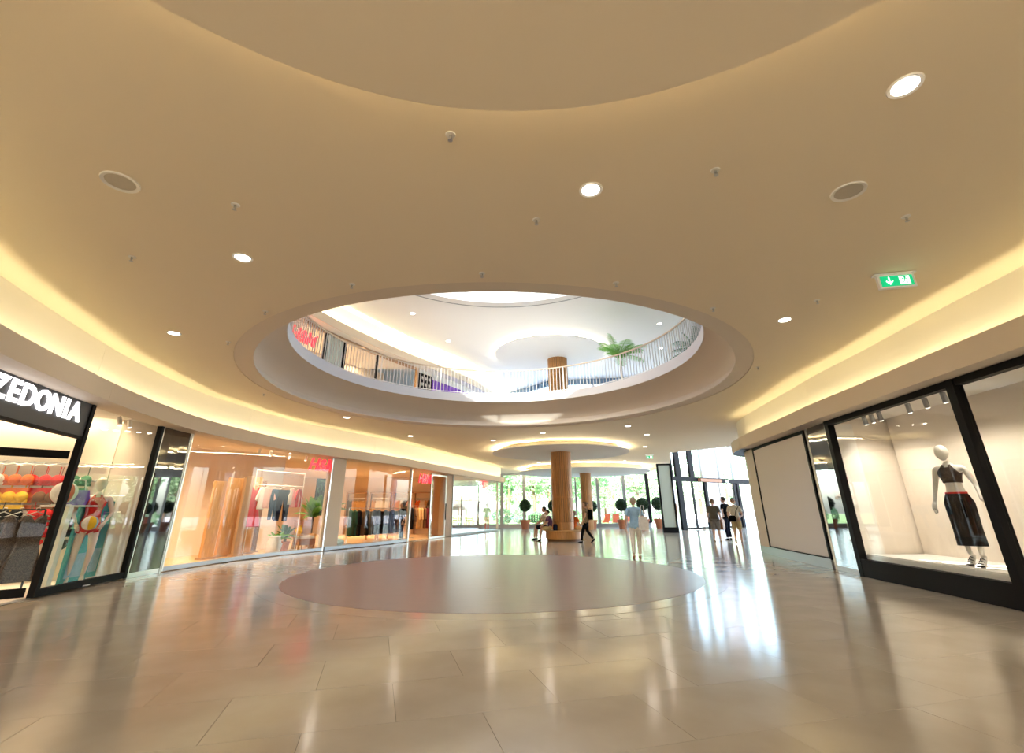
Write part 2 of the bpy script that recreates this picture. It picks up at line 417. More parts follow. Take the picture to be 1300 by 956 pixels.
for a in range(3):
    d = Vector((math.cos(a * PI / 3 + .2), math.sin(a * PI / 3 + .2), 0)) * 5.1
    MB().beam(Vector((SK[0], SK[1], 11.5)) - d, Vector((SK[0], SK[1], 11.5)) + d, .05, .08).build('glazing_bar', M['trimwhite'], sk)
# terrace roof above the low rear part, entrance roof
MB().prism([(-16, 34.5), (-3, 34.5), (-.6, 32.7), (2.5, 28.9), (9.4, 28.2), (10.3, 31), (11.4, 34.6), (11.4, 42.6), (-16, 42.6)], 5.0, 5.2).build('roof', M['white'], None)['kind'] = 'structure'
MB().prism([(11.6, 27.9), (16, 19), (24, 19), (24, 43.5), (8.9, 30.6), (8.9, 28.4)], 9.3, 9.5).build('roof', M['upceil'], None)['kind'] = 'structure'

# outer walls
def wallbox(name, a, b, z0, z1, th=.2, m='white'):
    mb = MB(); a, b = Vector((*a, 0)), Vector((*b, 0)); mid = (a + b) / 2; d = b - a
    mb.box((mid.x, mid.y, (z0 + z1) / 2), (d.length, th, z1 - z0), math.atan2(d.y, d.x)); o = mb.build(name, M[m]); o['kind'] = 'structure'; return o
wallbox('wall_back', (-16, -7.5), (16, -7.5), 4.2, 9.3, m='beige')
wallbox('wall_back', (-16, -7.5), (-9, -7.5), 0, 4.2, m='beige'); wallbox('wall_back', (9, -7.5), (16, -7.5), 0, 4.2, m='beige'); wallbox('wall_back', (-9, -7.5), (9, -7.5), 0, .3, m='beige')
bw = struct('fill_glazing')                       # unseen glazed front, added behind the viewer to brighten the ceiling
for x in range(-9, 10, 3): MB().box((x, -7.5, 2.25), (.16, .16, 3.9)).build('mullion', M['grey'], bw)
for x in range(-9, 9, 3): MB().box((x + 1.5, -7.5, 2.25), (2.84, .012, 3.88)).build('pane', glass('fill_glass', (.53, .53, .51), .04) if x == -9 else bpy.data.materials['fill_glass'], bw)
pv = MB().prism([(-60, -80), (60, -80), (60, -7.7), (-60, -7.7)], -.3, -.03).build('ground', M['paving']); pv['kind'] = 'structure'  # unseen paving, added to bounce sunlight in through the glazing behind
wallbox('wall_left', (-15.9, -7.4), (-15.9, 42.4), -.3, 9.3)
wallbox('wall_right', (15.9, -7.4), (15.9, 19.2), -.3, 9.3)
wallbox('wall_right_upper', (11.45, 23.75), (8.9, 26.62), CZ + .12, 5.2)
wallbox('wall_right_upper', (8.85, 26.7), (11.35, 34.4), CZ + .12, 5.2)
wallbox('wall_right_upper', (11.2, 24.0), (11.3, 27.9), 5.45, 9.3)
wallbox('wall_right_upper', (11.4, 23.8), (15.9, 19.5), 5.45, 9.3)
wallbox('wall_right', (15.9, 19.4), (23.9, 20.2), -.3, 9.3)
wallbox('wall_left_upper', (-2.95, 34.55), (-15.8, 34.55), 5.45, 9.3)

# coved light band above each row of shops
def lightband(nm, pf, y0, y1, lip, zb, zt, wall, cuts):
    tr = struct(nm)
    ys = [y0] + cuts + [y1]
    for a, b in zip(ys, ys[1:]):
        ps, ns = pf(a + .003, b - .003)
        MB().strip(ps, ns, lip - .035, lip, zb, zt).build('fascia_panel', M['beige'], tr)
    ps, ns = pf(y0, y1)
    MB().strip(ps, ns, -.12, lip - .036, zb + .012, zb + .05).build('soffit', M['beige'], tr)
    for a, b in zip(ys, ys[1:]):
        ps, ns = pf(a + .003, b - .003)
        MB().strip(ps, ns, wall - .05, wall, zb + .05, CZ).build('cove_panel', M['cove'], tr)
    return tr
lightband('trim_1', Lp, -2.4, 35.4, .5, 3.30, 3.635, .2, [8.2, 14.2, 20.2, 27.2])
lightband('trim_2', Rp, -6.4, 15.95, .4, 3.28, 3.65, .1, [3.2, 11.2])
CP = 2.9
def covelights(pf, f, y0, y1, off, z, n, power, side, zc=None):
    for i in range(n):
        a, b = y0 + (y1 - y0) * i / n, y0 + (y1 - y0) * (i + 1) / n
        ps, ns = pf(a, b, 99); p, q = offp(ps, ns, off)
        mid = (Vector((*p, z)) + Vector((*q, z))) / 2; al = Vector((*q, z)) - Vector((*p, z))
        nrm = Vector((*ns[0], 0))
        o = area('cove_light', mid, (al.length * .97, .06), power * al.length, COVE, (0, 0, 1)); o.rotation_euler = aim(Vector((0, 0, 1)) + nrm * -.22, al).to_euler()
covelights(Lp, LX, -2.4, 35.3, .39, 3.42, 19, CP, 1)
covelights(Rp, RX, -6.4, 15.9, .285, 3.42, 11, CP, -1)
# rounded far end of the right band: fascia, cove wall and beige jamb sweep round the corner
ex, ey = RX(15.95), 15.95
arc = [(ex, ey), (8.33, 16.75), (8.55, 17.4), (8.9, 17.95), (9.5, 18.4), (10.4, 18.75), (12.5, 19.1), (15.5, 19.3)]
def narc(ps):
    ns = []
    for i in range(len(ps)):
        a, b = ps[max(i - 1, 0)], ps[min(i + 1, len(ps) - 1)]; d = Vector((b[0] - a[0], b[1] - a[1])).normalized(); ns.append((-d.y, d.x))
    return ns
def smooth_poly(ps, it=2):
    for _ in range(it):
        out = [ps[0]]
        for a, b in zip(ps, ps[1:]):
            out += [(.75 * a[0] + .25 * b[0], .75 * a[1] + .25 * b[1]), (.25 * a[0] + .75 * b[0], .25 * a[1] + .75 * b[1])]
        ps = out + [ps[-1]]
    return ps
arc = smooth_poly(arc); an = narc(arc); an[0] = (an[0][0], an[0][1])
t3 = struct('trim_3')
MB().strip(arc, an, .365, .4, 3.28, 3.65).build('fascia_panel', M['beige'], t3, smooth='auto')
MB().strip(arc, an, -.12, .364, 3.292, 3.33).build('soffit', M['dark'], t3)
MB().strip(arc, an, .05, .1, 3.33, CZ).build('cove_panel', M['cove'], t3, smooth='auto')
MB().strip(arc, an, -.1, .0, 0, 3.3).build('jamb_panel', M['beige'], t3, smooth='auto')
MB().strip(arc, an, .0, .012, 0, .2).build('base_strip', M['grey'], t3)
# end cap of the left band and the frame it dies into
ps, ns = Lp(35.38, 35.42, 99)
e = Vector((*ps[0], 0)); n0 = Vector((*ns[0], 0)); 
MB().box((e + n0 * .1).to_tuple()[:2] + (3.47,), (.9, .04, .34), math.atan2(n0.y, n0.x)).build('end_cap', M['beige'], bpy.data.objects['trim_1'])
wl = struct('wall_left_lower')
MB().strip([(-1.1, 35.42), (-2.4, 41.4)], [(1, 0), (1, 0)], -.05, .05, 3.3, CZ).build('bulkhead', M['cove'], wl)

# dropped discs with light behind their rims
def disc(label, c, z, r, ceilz, power, color, group, m='ceil', n=10):
    t = thing('ceiling_disc', label, 'ceiling panel', (c[0], c[1], z), 0, group)
    MB().lathe([(0, 0), (r - .02, 0), (r, .02), (r, .05), (r - .35, .05), (r - .36, .08), (0, .08)], 128).build('disc_board', M[m], t, smooth='auto')
    h = ceilz - z
    MB().lathe([(0, .08), (r - .75, .08), (r - .75, h), (0, h)], 64).build('drop_drum', M['cove'], t, smooth='auto')
    for i in range(n):
        a = 2 * PI * (i + .5) / n; rr = r - .42
        o = area('rim_light', (rr * math.cos(a), rr * math.sin(a), .1), (2 * PI * rr / n * .97, .05), power * 2 * PI * rr / n, color, (0, 0, 1), t)
        o.rotation_euler = aim(Vector((math.cos(a) * .9, math.sin(a) * .9, .8)), Vector((-math.sin(a), math.cos(a), 0))).to_euler()
    return t
disc('huge dropped ceiling disc overhead, nearest of the ceiling discs, brown in shade', (.05, -.65), 4.15, 3.29, CZ, 2.6, (1, .86, .6), 'dropped ceiling discs', n=14)
disc('round dropped ceiling disc over the slatted pillar with the bench', (2.45, 24.3), 4.1, 3.5, CZ, 11, (1, .88, .6), 'dropped ceiling discs', m='upceil')
disc('round dropped ceiling disc along the rear windows over the far pillar', (5.4, 36.3), 4.02, 4.9, CZ, 11, (1, .88, .6), 'dropped ceiling discs', m='upceil')
disc('grey dropped ceiling disc over the pillar on the upper floor', (2.0, 23.1), 9.1, 2.9, UC, 12, (1, .92, .75), 'dropped ceiling discs', m='upceil')
# ------------------------------------------------------------------ shop fronts
def text_mesh(body, size, ext, m, shear=0, off=0, name='lettering', parent=None, loc=(0, 0, 0), rot=(0, 0, 0), sp=1.0):
    cu = bpy.data.curves.new('lettering', 'FONT'); cu.body = body; cu.size = size; cu.extrude = ext; cu.shear = shear; cu.offset = off
    cu.space_character = sp; cu.align_x = 'CENTER'; cu.align_y = 'CENTER'; cu.resolution_u = 3
    t = bpy.data.objects.new('tmp', cu); COL.objects.link(t); bpy.context.view_layer.update()
    me = bpy.data.meshes.new_from_object(t.evaluated_get(bpy.context.evaluated_depsgraph_get()))
    bpy.data.objects.remove(t); me.materials.clear(); me.materials.append(m)
    o = link(name, me, parent, loc); o.rotation_euler = rot; return o

def window(nm, pf, y0, y1, z0, z1, joints, frame=.06, fm='steel', gm='glass', posts=(True, True), depth=.08, head=.05, sill=.1, sm='grey'):
    """a glazed bay: sill, head rail, side posts and one pane between joints"""
    t = struct(nm); f = LX if pf is Lp else RX
    ps, ns = pf(y0, y1)
    MB().strip(ps, ns, -depth, .02, z0, z0 + sill).build('sill', M[sm], t)
    MB().strip(ps, ns, -depth, .02, z1 - head, z1).build('head_rail', M[fm], t)
    for Y, on in ((y0, posts[0]), (y1, posts[1])):
        if on:
            ps, ns = pf(Y - frame / 2, Y + frame / 2, 9); MB().strip(ps, ns, -depth, .03, z0, z1).build('post', M[fm], t)
    js = [y0] + list(joints) + [y1]
    for a, b in zip(js, js[1:]):
        ps, ns = pf(a + .006, b - .006); MB().strip(ps, ns, -.05, -.04, z0 + sill, z1 - head).build('pane', M[gm], t)
    return t

# left: lingerie shop (open doorway under the sign, then a window), mirror panel, fashion shop
window('window_1', Lp, 8.72, 11.12, 0.02, 3.42, [], .09, 'dark', sill=.12, sm='dark', head=.07)
mp = struct('wall_left_panel')
for a, b in ((11.2, 12.26),):
    ps, ns = Lp(a, b); MB().strip(ps, ns, -.08, 0, .1, 3.4).build('mirror_panel', M['blackglass'], mp)
    MB().strip(ps, ns, -.08, -.005, 0, .1).build('kick_strip', M['steel'], mp)
    for Y in (a, b):
        ps, ns = Lp(Y - .02, Y + .02, 9); MB().strip(ps, ns, -.08, .015, 0, 3.4).build('edge_trim', M['steel'], mp)
window('window_2', Lp, 12.3, 18.3, .02, 3.4, [13.42, 14.6, 15.85, 17.1], .05, 'steel', sill=.1)
cp = struct('wall_left_pier')
ps, ns = Lp(18.36, 19.0); MB().strip(ps, ns, -.3, -.03, .02, 3.4).build('pier_board', M['beige'], cp)
window('window_3', Lp, 18.4, 23.4, .02, 3.4, [21.0], .09, 'steel', sill=.12, posts=(False, True))
window('window_4', Lp, 28.1, 35.35, .02, 3.36, [30.3, 33.0], .06, 'steel', sill=.1, gm='glass')
# beige post and doorway of the fashion shop
dp = struct('wall_left_post')
ps, ns = Lp(27.35, 28.05); MB().strip(ps, ns, -.45, .0, .02, 3.4).build('post_board', M['tan'], dp)
d2 = struct('door_2')
ps, ns = Lp(25.5, 27.3, 99)
MB().strip(ps, ns, -.03, -.02, .1, 3.15).build('pane', M['glass'], d2)
MB().strip(ps, ns, -.05, 0, .02, .1).build('bottom_rail', M['steel'], d2)
MB().strip(ps, ns, -.05, 0, 3.15, 3.25).build('top_rail', M['steel'], d2)
for Y in (27.15,):
    x, y = LX(Y) + .06, Y
    MB().tube([(x, y, .9), (x, y, 1.75)], .03).build('handle', M['dark'], d2)
ps, ns = Lp(25.46, 25.56, 99); MB().strip(ps, ns, -.05, 0, .02, 3.25).build('stile', M['steel'], d2)
ps, ns = Lp(27.2, 27.3, 99); MB().strip(ps, ns, -.05, 0, .02, 3.25).build('stile', M['steel'], d2)

def rail_frame(y): 
    x = LX(y); d = (LX(y + .01) - LX(y - .01)) / .02
    return Vector((x, y, 0)), math.atan2(1, d), Vector((1, -d, 0)).normalized()
# sign over the doorway of the lingerie shop
S = thing('shop_sign', 'dark grey sign board with lit white letters over the lingerie shop doorway', 'sign', (0, 0, 0))
ps, ns = Lp(3.2, 8.68); MB().strip(ps, ns, -.1, .0, 2.68, 3.42).build('sign_board', mat('sign_grey', (.055, .06, .07), .45), S)
MB().strip(ps, ns, -.1, .012, 2.66, 2.70).build('lower_edge', M['dark'], S)
word = 'CALZEDONIA'; cw = .31
yy = 8.42
for i, chh in enumerate(reversed(word)):
    wdt = {'I': .16, 'O': .36, 'D': .34, 'N': .35, 'A': .34, 'Z': .32, 'E': .28, 'L': .26, 'C': .34}[chh]
    yc = yy - wdt / 2 * .97; yy -= wdt * .97 + .012
    p, az, n = rail_frame(yc)
    text_mesh(chh, .46, .012, M['whitelet'], off=.014, name='letter', parent=S, loc=(p.x + n.x * .015, p.y + n.y * .015, 3.075), rot=(PI / 2, 0, az))
door1 = struct('door_1')                       # glass leaf standing open inside the doorway
a, b = Vector((-8.25, 8.72, 0)), Vector((-8.95, 8.05, 0)); dd = (b - a).normalized(); an_ = math.atan2(dd.y, dd.x)
def leaf(z0, z1, w0, w1, th, nm, m):
    c = a + dd * (w0 + w1) / 2; MB().box((c.x, c.y, (z0 + z1) / 2), (w1 - w0, th, z1 - z0), an_).build(nm, M[m], door1)
leaf(2.3, 2.44, 0, 1.05, .05, 'top_rail', 'dark'); leaf(.03, .17, 0, 1.05, .05, 'bottom_rail', 'dark'); leaf(.17, 2.3, 0, 1.05, .012, 'pane', 'glass')

# shop interiors: floors, ceilings, walls
def room(nm, poly, z0, z1, m, parent=None):
    o = MB().prism(poly, z0, z1).build(nm, M[m], parent); 
    if parent is None: o['kind'] = 'structure'
    return o
ps, ns = Lp(-2.0, 11.1); room('floor_lingerie_shop', offp(ps, ns, -.1) + [(-15.7, 11.6), (-15.7, -2)], 0, .03, 'wall')
ps, ns = Lp(-2.0, 11.1); room('ceiling_lingerie_shop', offp(ps, ns, -.1) + [(-15.7, 11.6), (-15.7, -2)], 3.43, 3.5, 'white')
ps, ns = Lp(12.25, 41.4); room('floor_fashion_shop', offp(*Lp(12.25, 35.3), -.1) + [(-2.4, 35.4), (-2.9, 41.3), (-15.7, 41.3), (-15.7, 12.2)], 0, .03, 'plank')
room('ceiling_fashion_shop', offp(*Lp(12.25, 35.3), -.1) + [(-2.4, 41.3), (-15.7, 41.3), (-15.7, 12.2)], 3.41, 3.48, 'wall')
wallbox('wall_lingerie_shop_side', (-8.75, 11.72), (-15.7, 11.9), 0, 3.43, m='wall')
wallbox('wall_lingerie_shop_display', (-8.58, 11.62), (-9.32, 10.88), .03, 3.43, .05, m='wall')
wallbox('wall_lingerie_shop_back', (-13.0, 8.9), (-9.25, 10.9), .03, 3.43, .1, m='wall')
wallbox('wall_lingerie_shop_left', (-13.0, 8.8), (-13.0, -1), .03, 3.43, .1, m='wall')
ps, ns = Lp(12.6, 18.3); q = offp(ps, ns, -2.6)
dw = MB(); dw.strip(ps, ns, -2.7, -2.6, .03, 3.41).build('wall_fashion_display', M['wall'])['kind'] = 'structure'
wallbox('wall_fashion_shop_back', (-13.5, 31.0), (-4.3, 31.0), 0, 3.43, m='wall')
wallbox('wall_fashion_shop_side', (-13.6, 18), (-13.6, 31.0), 0, 3.43, m='wall')
wallbox('wall_fashion_shop_corner', (-4.2, 28.6), (-5.2, 31.0), 0, 3.43, m='tan')
for loc, sz, pw in (((-9.9, 7.4, 3.38), (2.2, 4.5), 55), ((-9.0, 10.3, 3.38), (.5, 1.2), 16), ((-9.4, 14.2, 3.35), (1.6, 3.2), 78), ((-8.6, 17.2, 3.35), (1.6, 2.5), 62), ((-9, 22, 3.38), (4, 4), 120), ((-9, 28, 3.38), (5, 4), 170), ((-5.3, 26, 3.38), (1.4, 2.5), 55), ((-5, 33, 3.38), (3, 4), 60)):
    area('shop_ceiling_light', loc, sz, pw * 1.15, WARM, (0, 0, -1), spread=1.75)

# right: blank bay, mirror pier, black framed display windows
rp = struct('wall_right_panel')
ps, ns = Rp(12.1, 15.95); MB().strip(ps, ns, -.1, .0, .24, 3.24).build('blank_panel', M['white'], rp)
MB().strip(ps, ns, -.1, .03, .0, .22).build('base_board', M['grey'], rp); MB().strip(ps, ns, -.1, .015, .22, .25).build('base_cap', M['dark'], rp)
MB().strip(ps, ns, -.1, .02, 3.2, 3.28).build('head_rail', M['dark'], rp)
for Y in (12.12, 15.93):
    ps, ns = Rp(Y - .035, Y + .035, 9); MB().strip(ps, ns, -.1, .025, .2, 3.28).build('post', M['dark'], rp)
rm = struct('wall_right_mirror')
ps, ns = Rp(10.98, 12.05); MB().strip(ps, ns, -.1, -.03, .1, 3.3).build('mirror_panel', M['blackglass'], rm); MB().strip(ps, ns, -.1, -.03, 0, .1).build('kick_strip', M['tile'], rm)
for Y in (11.0, 12.04):
    ps, ns = Rp(Y - .012, Y + .012, 9); MB().strip(ps, ns, -.1, -.005, 0, 3.3).build('edge_trim', M['steel'], rm)
window('window_5', Rp, 7.2, 10.86, .0, 3.3, [], .15, 'dark', sill=.34, sm='dark', head=.12, depth=.12)
window('window_6', Rp, 2.8, 7.1, .0, 3.3, [], .15, 'dark', sill=.34, sm='dark', head=.12, depth=.12, posts=(True, False))
window('window_7', Rp, -5.5, 2.7, .0, 3.3, [-1.3], .15, 'dark', sill=.34, sm='dark', head=.12, depth=.12, posts=(True, False))
room('floor_display', offp(*Rp(2.4, 10.9), -.12) + [(10.2, 10.9), (10.2, 2.4)], .02, .42, 'white')
room('ceiling_display', offp(*Rp(-5, 11), -.12) + [(10.6, 11), (10.6, -5)], 3.36, 3.45, 'white')
wallbox('wall_display_back', (9.0, 11.0), (8.65, 7.1), .42, 3.4, .08, m='rwall')
wallbox('wall_display_back', (8.64, 7.04), (8.3, 2.4), .42, 3.4, .08, m='rwall')
wallbox('wall_display_side', (7.5, 11.02), (9.05, 11.1), .42, 3.4, .08, m='rwall')
wallbox('wall_display_side', (6.6, 2.3), (10.4, 2.3), 0, 3.4, .08, m='rwall')
ps, ns = Rp(10.95, 15.95); 
room('wall_right_core', offp(ps, ns, -.12) + [(9.0, 17.6), (10, 18.3), (15.7, 19.0), (15.7, 11.2), (9.2, 11.16)], 0, 3.25, 'white')
# light strips let into the display floor
for i, (y0_, x0_) in enumerate(((7.5, 7.6), (8.1, 7.9), (8.8, 8.0), (9.4, 7.9), (8.5, 8.35))):
    tag(MB().box((0, 0, .004), (.9, .03, .008)).build('floor_strip_light', mat('strip_lamp', (1, .95, .9), .4, emit=(1, .93, .86), es=2.2) if i == 0 else bpy.data.materials['strip_lamp'], None, loc=(x0_, y0_, .42), rz=2.0 + i * .07),
        f'white light strip let into the right display floor, {ORD[i]} of five from the glass end', 'light', 'light strips in the display floor')
# pale step panels just behind the right display glass
for i in range(5):
    a_, b_ = 7.4 + i * .68, 8.06 + i * .68
    ps, ns = Rp(a_, b_, 9); tag(MB().strip(ps, ns, -.32, -.14, .42, .44).build('step_panel', M['white']), f'white step panel behind the black framed window, {ORD[i]} from the thick post', 'panel', 'step panels behind the glass')

# spot lamps on tracks
def spot(loc, dirn, m='grey', label='', group=None, pw=0):
    t = thing('track_spotlight', label, 'spotlight', loc, 0, group); d = Vector(dirn).normalized()
    MB().tube([(0, 0, .12), (0, 0, 0)], .012, 6).build('stem', M[m], t)
    hs = MB().tube([-d * .05, d * .13], .045, 12).build('housing', M[m], t)
    MB().tube([d * .131, d * .136], .036, 12).build('lens', M['lampface'], hs)
    if pw:
        L = bpy.data.lights.new('spot_lamp', 'SPOT'); L.energy = pw; L.spot_size = 1.9; L.spot_blend = .8; L.color = (1, .88, .74); L.shadow_soft_size = .05
        o = bpy.data.objects.new('spot_lamp', L); COL.objects.link(o); o.parent = t; o.location = d * .15; o.rotation_euler = d.to_track_quat('-Z', 'Y').to_euler()
    return t
for i, y in enumerate((7.75, 8.05, 8.5, 8.95, 9.8, 10.05, 10.3)):
    spot((RX(y) + .55, y, 3.24), (.35, .3, -1), label=f'small grey spotlight over the right display window, {ORD[i]} from the thick post', group='spotlights of the right window', pw=34)
for i, y in enumerate((3.2, 4.0, 4.8, 5.6, 6.4)):
    spot((RX(y) + .55, y, 3.24), (.35, .2, -1), label=f'small grey spotlight over the nearer right display window, {ORD[i]} from the near end', group='spotlights of the nearer right window', pw=34)
for i, y in enumerate((10.1, 10.45)):
    spot((LX(y) - .35, y, 3.3), (.1, .2, -1), 'white', label=f'white spotlight in the lingerie window, {ORD[i]} from the sign', group='spotlights of the lingerie window')
for i, y in enumerate((15.6, 16.1, 16.9, 17.6)):
    spot((LX(y) - .4, y, 3.28), (-.3, .3, -1), 'white', label=f'spotlight above the clothes rail window, {ORD[i]} from the mirror panel', group='spotlights of the fashion window')

# red logo signs hanging behind the glass
def logo(y, off, z, size, label, up=False):
    p, az, n = rail_frame(y); t = thing('logo_sign', label, 'sign', (p.x + n.x * off, p.y + n.y * off, z), az, 'red logo signs')
    text_mesh('H&M', size, .02, M['red'], shear=.28, off=.02 * size, parent=t, rot=(PI / 2, 0, 0), sp=.92)
    for x in (-.3, .3): MB().tube([(x * size, 0, size * .3), (x * size, 0, 3.40 - z if not up else .5)], .004, 4).build('wire', M['steel'], t)
logo(17.95, -.12, 3.0, .62, 'red slanted logo sign behind the glass above the clothes rail window')
logo(24.9, -.1, 2.92, .66, 'red slanted logo sign hanging in the fashion shop doorway')
logo(33.0, -.12, 3.02, .66, 'red slanted logo sign in the corner window near the rear glass')
# ------------------------------------------------------------------ rear glass front and entrance
RW = 41.6
rear = struct('window_9')
MB().box((4.2, RW, .15), (14.8, .3, .3)).build('sill', M['grey'], rear)
MB().box((4.2, RW, 4.3), (14.8, .15, .14)).build('head_rail', M['grey'], rear)
xs = [-2.95, -.95, .95, 3.4, 5.4, 7.3, 9.55, 11.6]
for x in xs: MB().box((x, RW, 2.3), (.26 if x not in (-2.95, 5.4) else .14, .22, 4.0)).build('mullion', M['grey'] if x < 11 else M['dark'], rear)
for a_, b_ in zip(xs, xs[1:]): MB().box(((a_ + b_) / 2, RW, 2.26), (b_ - a_ - .27, .012, 3.92)).build('pane', M['clear'], rear)
side = struct('window_10')
MB().box((-6, RW, .12), (5.9, .2, .2)).build('sill', M['grey'], side)
for x in (-8.8, -6.0, -4.4): MB().box((x, RW, 1.75), (.12, .14, 3.2)).build('mullion', M['grey'], side)
for a_, b_ in ((-8.8, -6), (-6, -4.4), (-4.4, -2.95)): MB().box(((a_ + b_) / 2, RW, 1.75), (b_ - a_ - .13, .012, 3.1)).build('pane', M['clear'], side)
wallbox('wall_rear_left', (-9, RW), (-15.8, RW), 0, CZ)
wallbox('wall_rear_left_head', (-9, RW), (-2.9, RW), 3.36, CZ)
# screen panel beside the entrance
pn = thing('screen_panel', 'tall pale green frosted screen in a dark frame beside the entrance doors', 'panel', (9.85, 31.0, 0), -.12)
MB().box((0, 0, .16), (.95, .3, .32)).build('base', M['dark'], pn)
MB().box((0, 0, 2.2), (.72, .1, 3.76)).build('frosted_sheet', mat('frosted_sheet', (.47, .55, .50), .4), pn)
for x in (-.41, .41): MB().box((x, 0, 2.22), (.1, .2, 3.8)).build('stile', M['dark'], pn)
MB().box((0, 0, 4.12), (.92, .2, .1)).build('top_rail', M['dark'], pn)
MB().tube([(.48, -.12, .9), (.48, -.12, 1.7)], .025).build('handle', M['leather'], pn)

# entrance: tall glazed front with a transom
E0, E1 = Vector((11.05, 34.15, 0)), Vector((23.2, 42.42, 0)); ed = (E1 - E0).normalized(); ea = math.atan2(ed.y, ed.x)
ent = struct('window_11')
def ebox(s0, s1, z0, z1, th, nm, m, par):
    c = E0 + ed * (s0 + s1) / 2; return MB().box((c.x, c.y, (z0 + z1) / 2), (s1 - s0, th, z1 - z0), ea).build(nm, M[m], par)
def es(x): return (Vector((x, 0, 0)) - E0).x / ed.x
L_ = (E1 - E0).length
ebox(0, L_, 3.3, 3.62, .2, 'transom', 'dark', ent)
for x, wd, m in ((11.45, .15, 'dark'), (12.05, .55, 'dark'), (13.38, .5, 'dark'), (14.6, .5, 'grey'), (16.4, .32, 'grey'), (18.02, .42, 'grey'), (20.2, .3, 'grey'), (22.3, .2, 'grey')):
    s = es(x); ebox(s - wd / 2, s + wd / 2, 3.55, 9.3, .18, 'upper_mullion', m, ent)
for x, wd, m in ((11.45, .12, 'grey'), (12.05, .5, 'dark'), (14.6, .3, 'dark'), (17.75, .3, 'dark'), (18.2, .3, 'dark'), (20.2, .2, 'grey'), (22.3, .2, 'grey')):
    s = es(x); ebox(s - wd / 2, s + wd / 2, 0, 3.33, .18, 'lower_mullion', m, ent)
qs = [11.1, 12.05, 13.38, 14.6, 16.4, 18.02, 20.2, 22.3, 23.1]
for a_, b_ in zip(qs, qs[1:]): ebox(es(a_) + .07, es(b_) - .07, 3.56, 9.28, .012, 'pane', 'clear', ent)
for a_, b_ in ((11.1, 12.0), (18.2, 20.2), (20.2, 22.3)): ebox(es(a_) + .07, es(b_) - .1, .02, 3.32, .012, 'pane', 'clear', ent)
for i, (a_, b_) in enumerate(((12.25, 13.3), (13.3, 14.5), (14.75, 16.2), (16.25, 17.7))):
    d = struct(f'door_{i + 3}')
    ebox(es(a_), es(a_) + .1, .03, 3.3, .07, 'stile', 'dark' if i < 2 else 'steel', d); ebox(es(b_) - .1, es(b_), .03, 3.3, .07, 'stile', 'dark' if i < 2 else 'steel', d)
    ebox(es(a_), es(b_), .03, .15, .07, 'bottom_rail', 'dark', d); ebox(es(a_) + .1, es(b_) - .1, .15, 3.3, .012, 'pane', 'clear', d)
    c = E0 + ed * (es(b_) - .16) - Vector((-ed.y, ed.x, 0)) * .1; MB().tube([(c.x, c.y, .95), (c.x, c.y, 1.3)], .02).build('handle', M['dark'], d)
c = E0 + ed * es(14.9) - Vector((-ed.y, ed.x, 0)) * .25
o = tag(MB().box((0, 0, 0), (2.6, .25, .22)).build('door_operator', M['leather'], None, loc=(c.x, c.y, 3.42), rz=ea), 'brown door operator box across the transom of the entrance', 'door gear')
M['exitcase'] = mat('exit_case', (.88, .86, .86), .3)
def exit_sign(loc, rz, label, s=1.0, hang=.1):
    t = thing('exit_sign', label, 'exit sign', loc, rz, 'green exit signs')
    hs = MB().box((0, 0, 0), (.44 * s, .05 * s, .2 * s)).build('housing', M['exitcase'], t)
    gf = MB().box((0, -.028 * s, 0), (.38 * s, .008 * s, .15 * s)).build('green_face', M['green'], hs)
    ds = MB().box((.09 * s, -.034 * s, 0), (.12 * s, .006 * s, .12 * s)).build('door_symbol', M['exitwhite'], hs)
    r = MB(); y0, y1 = -.041 * s, -.037 * s
    r.plate([(x * s, z * s) for x, z in ((-.1, .06), (-.085, .06), (-.085, -.02), (-.055, .008), (-.048, -.006), (-.0925, -.058), (-.137, -.006), (-.13, .008), (-.1, -.02))], y0, y1)
    r.build('arrow', M['exitwhite'], hs)
    f = MB()
    f.ball((.095 * s, -.039 * s, .042 * s), (.015 * s, .003 * s, .015 * s), 8, 6)
    for a_, b_ in (((.09, .03), (.085, -.005)), ((.085, -.005), (.11, -.02)), ((.11, -.02), (.105, -.05)), ((.085, -.005), (.07, -.03)), ((.07, -.03), (.05, -.032)), ((.09, .025), (.115, .01)), ((.09, .025), (.065, .012)), ((.065, .012), (.055, .028))):
        f.beam((a_[0] * s, -.039 * s, a_[1] * s), (b_[0] * s, -.039 * s, b_[1] * s), (.019 * s), .006 * s)
    f.build('running_figure', M['green'], hs)
    if hang:
        MB().box((0, 0, .1 * s + hang / 2), (.5 * s, .09, hang)).build('bracket', M['exitcase'], t)
    return t
exit_sign((5.22, 5.58, CZ - .13), -.2, 'green and white exit sign with a down arrow under the ceiling on the right', hang=.02)
exit_sign((7.9, 27.2, CZ - .17), .0, 'small blue-green exit sign hanging near the entrance bay', .95, hang=.09)
c = E0 + ed * es(16.9) - Vector((-ed.y, ed.x, 0)) * .12
exit_sign((c.x, c.y, 3.45), ea, 'small exit sign on the transom of the entrance doors', .95, hang=0)

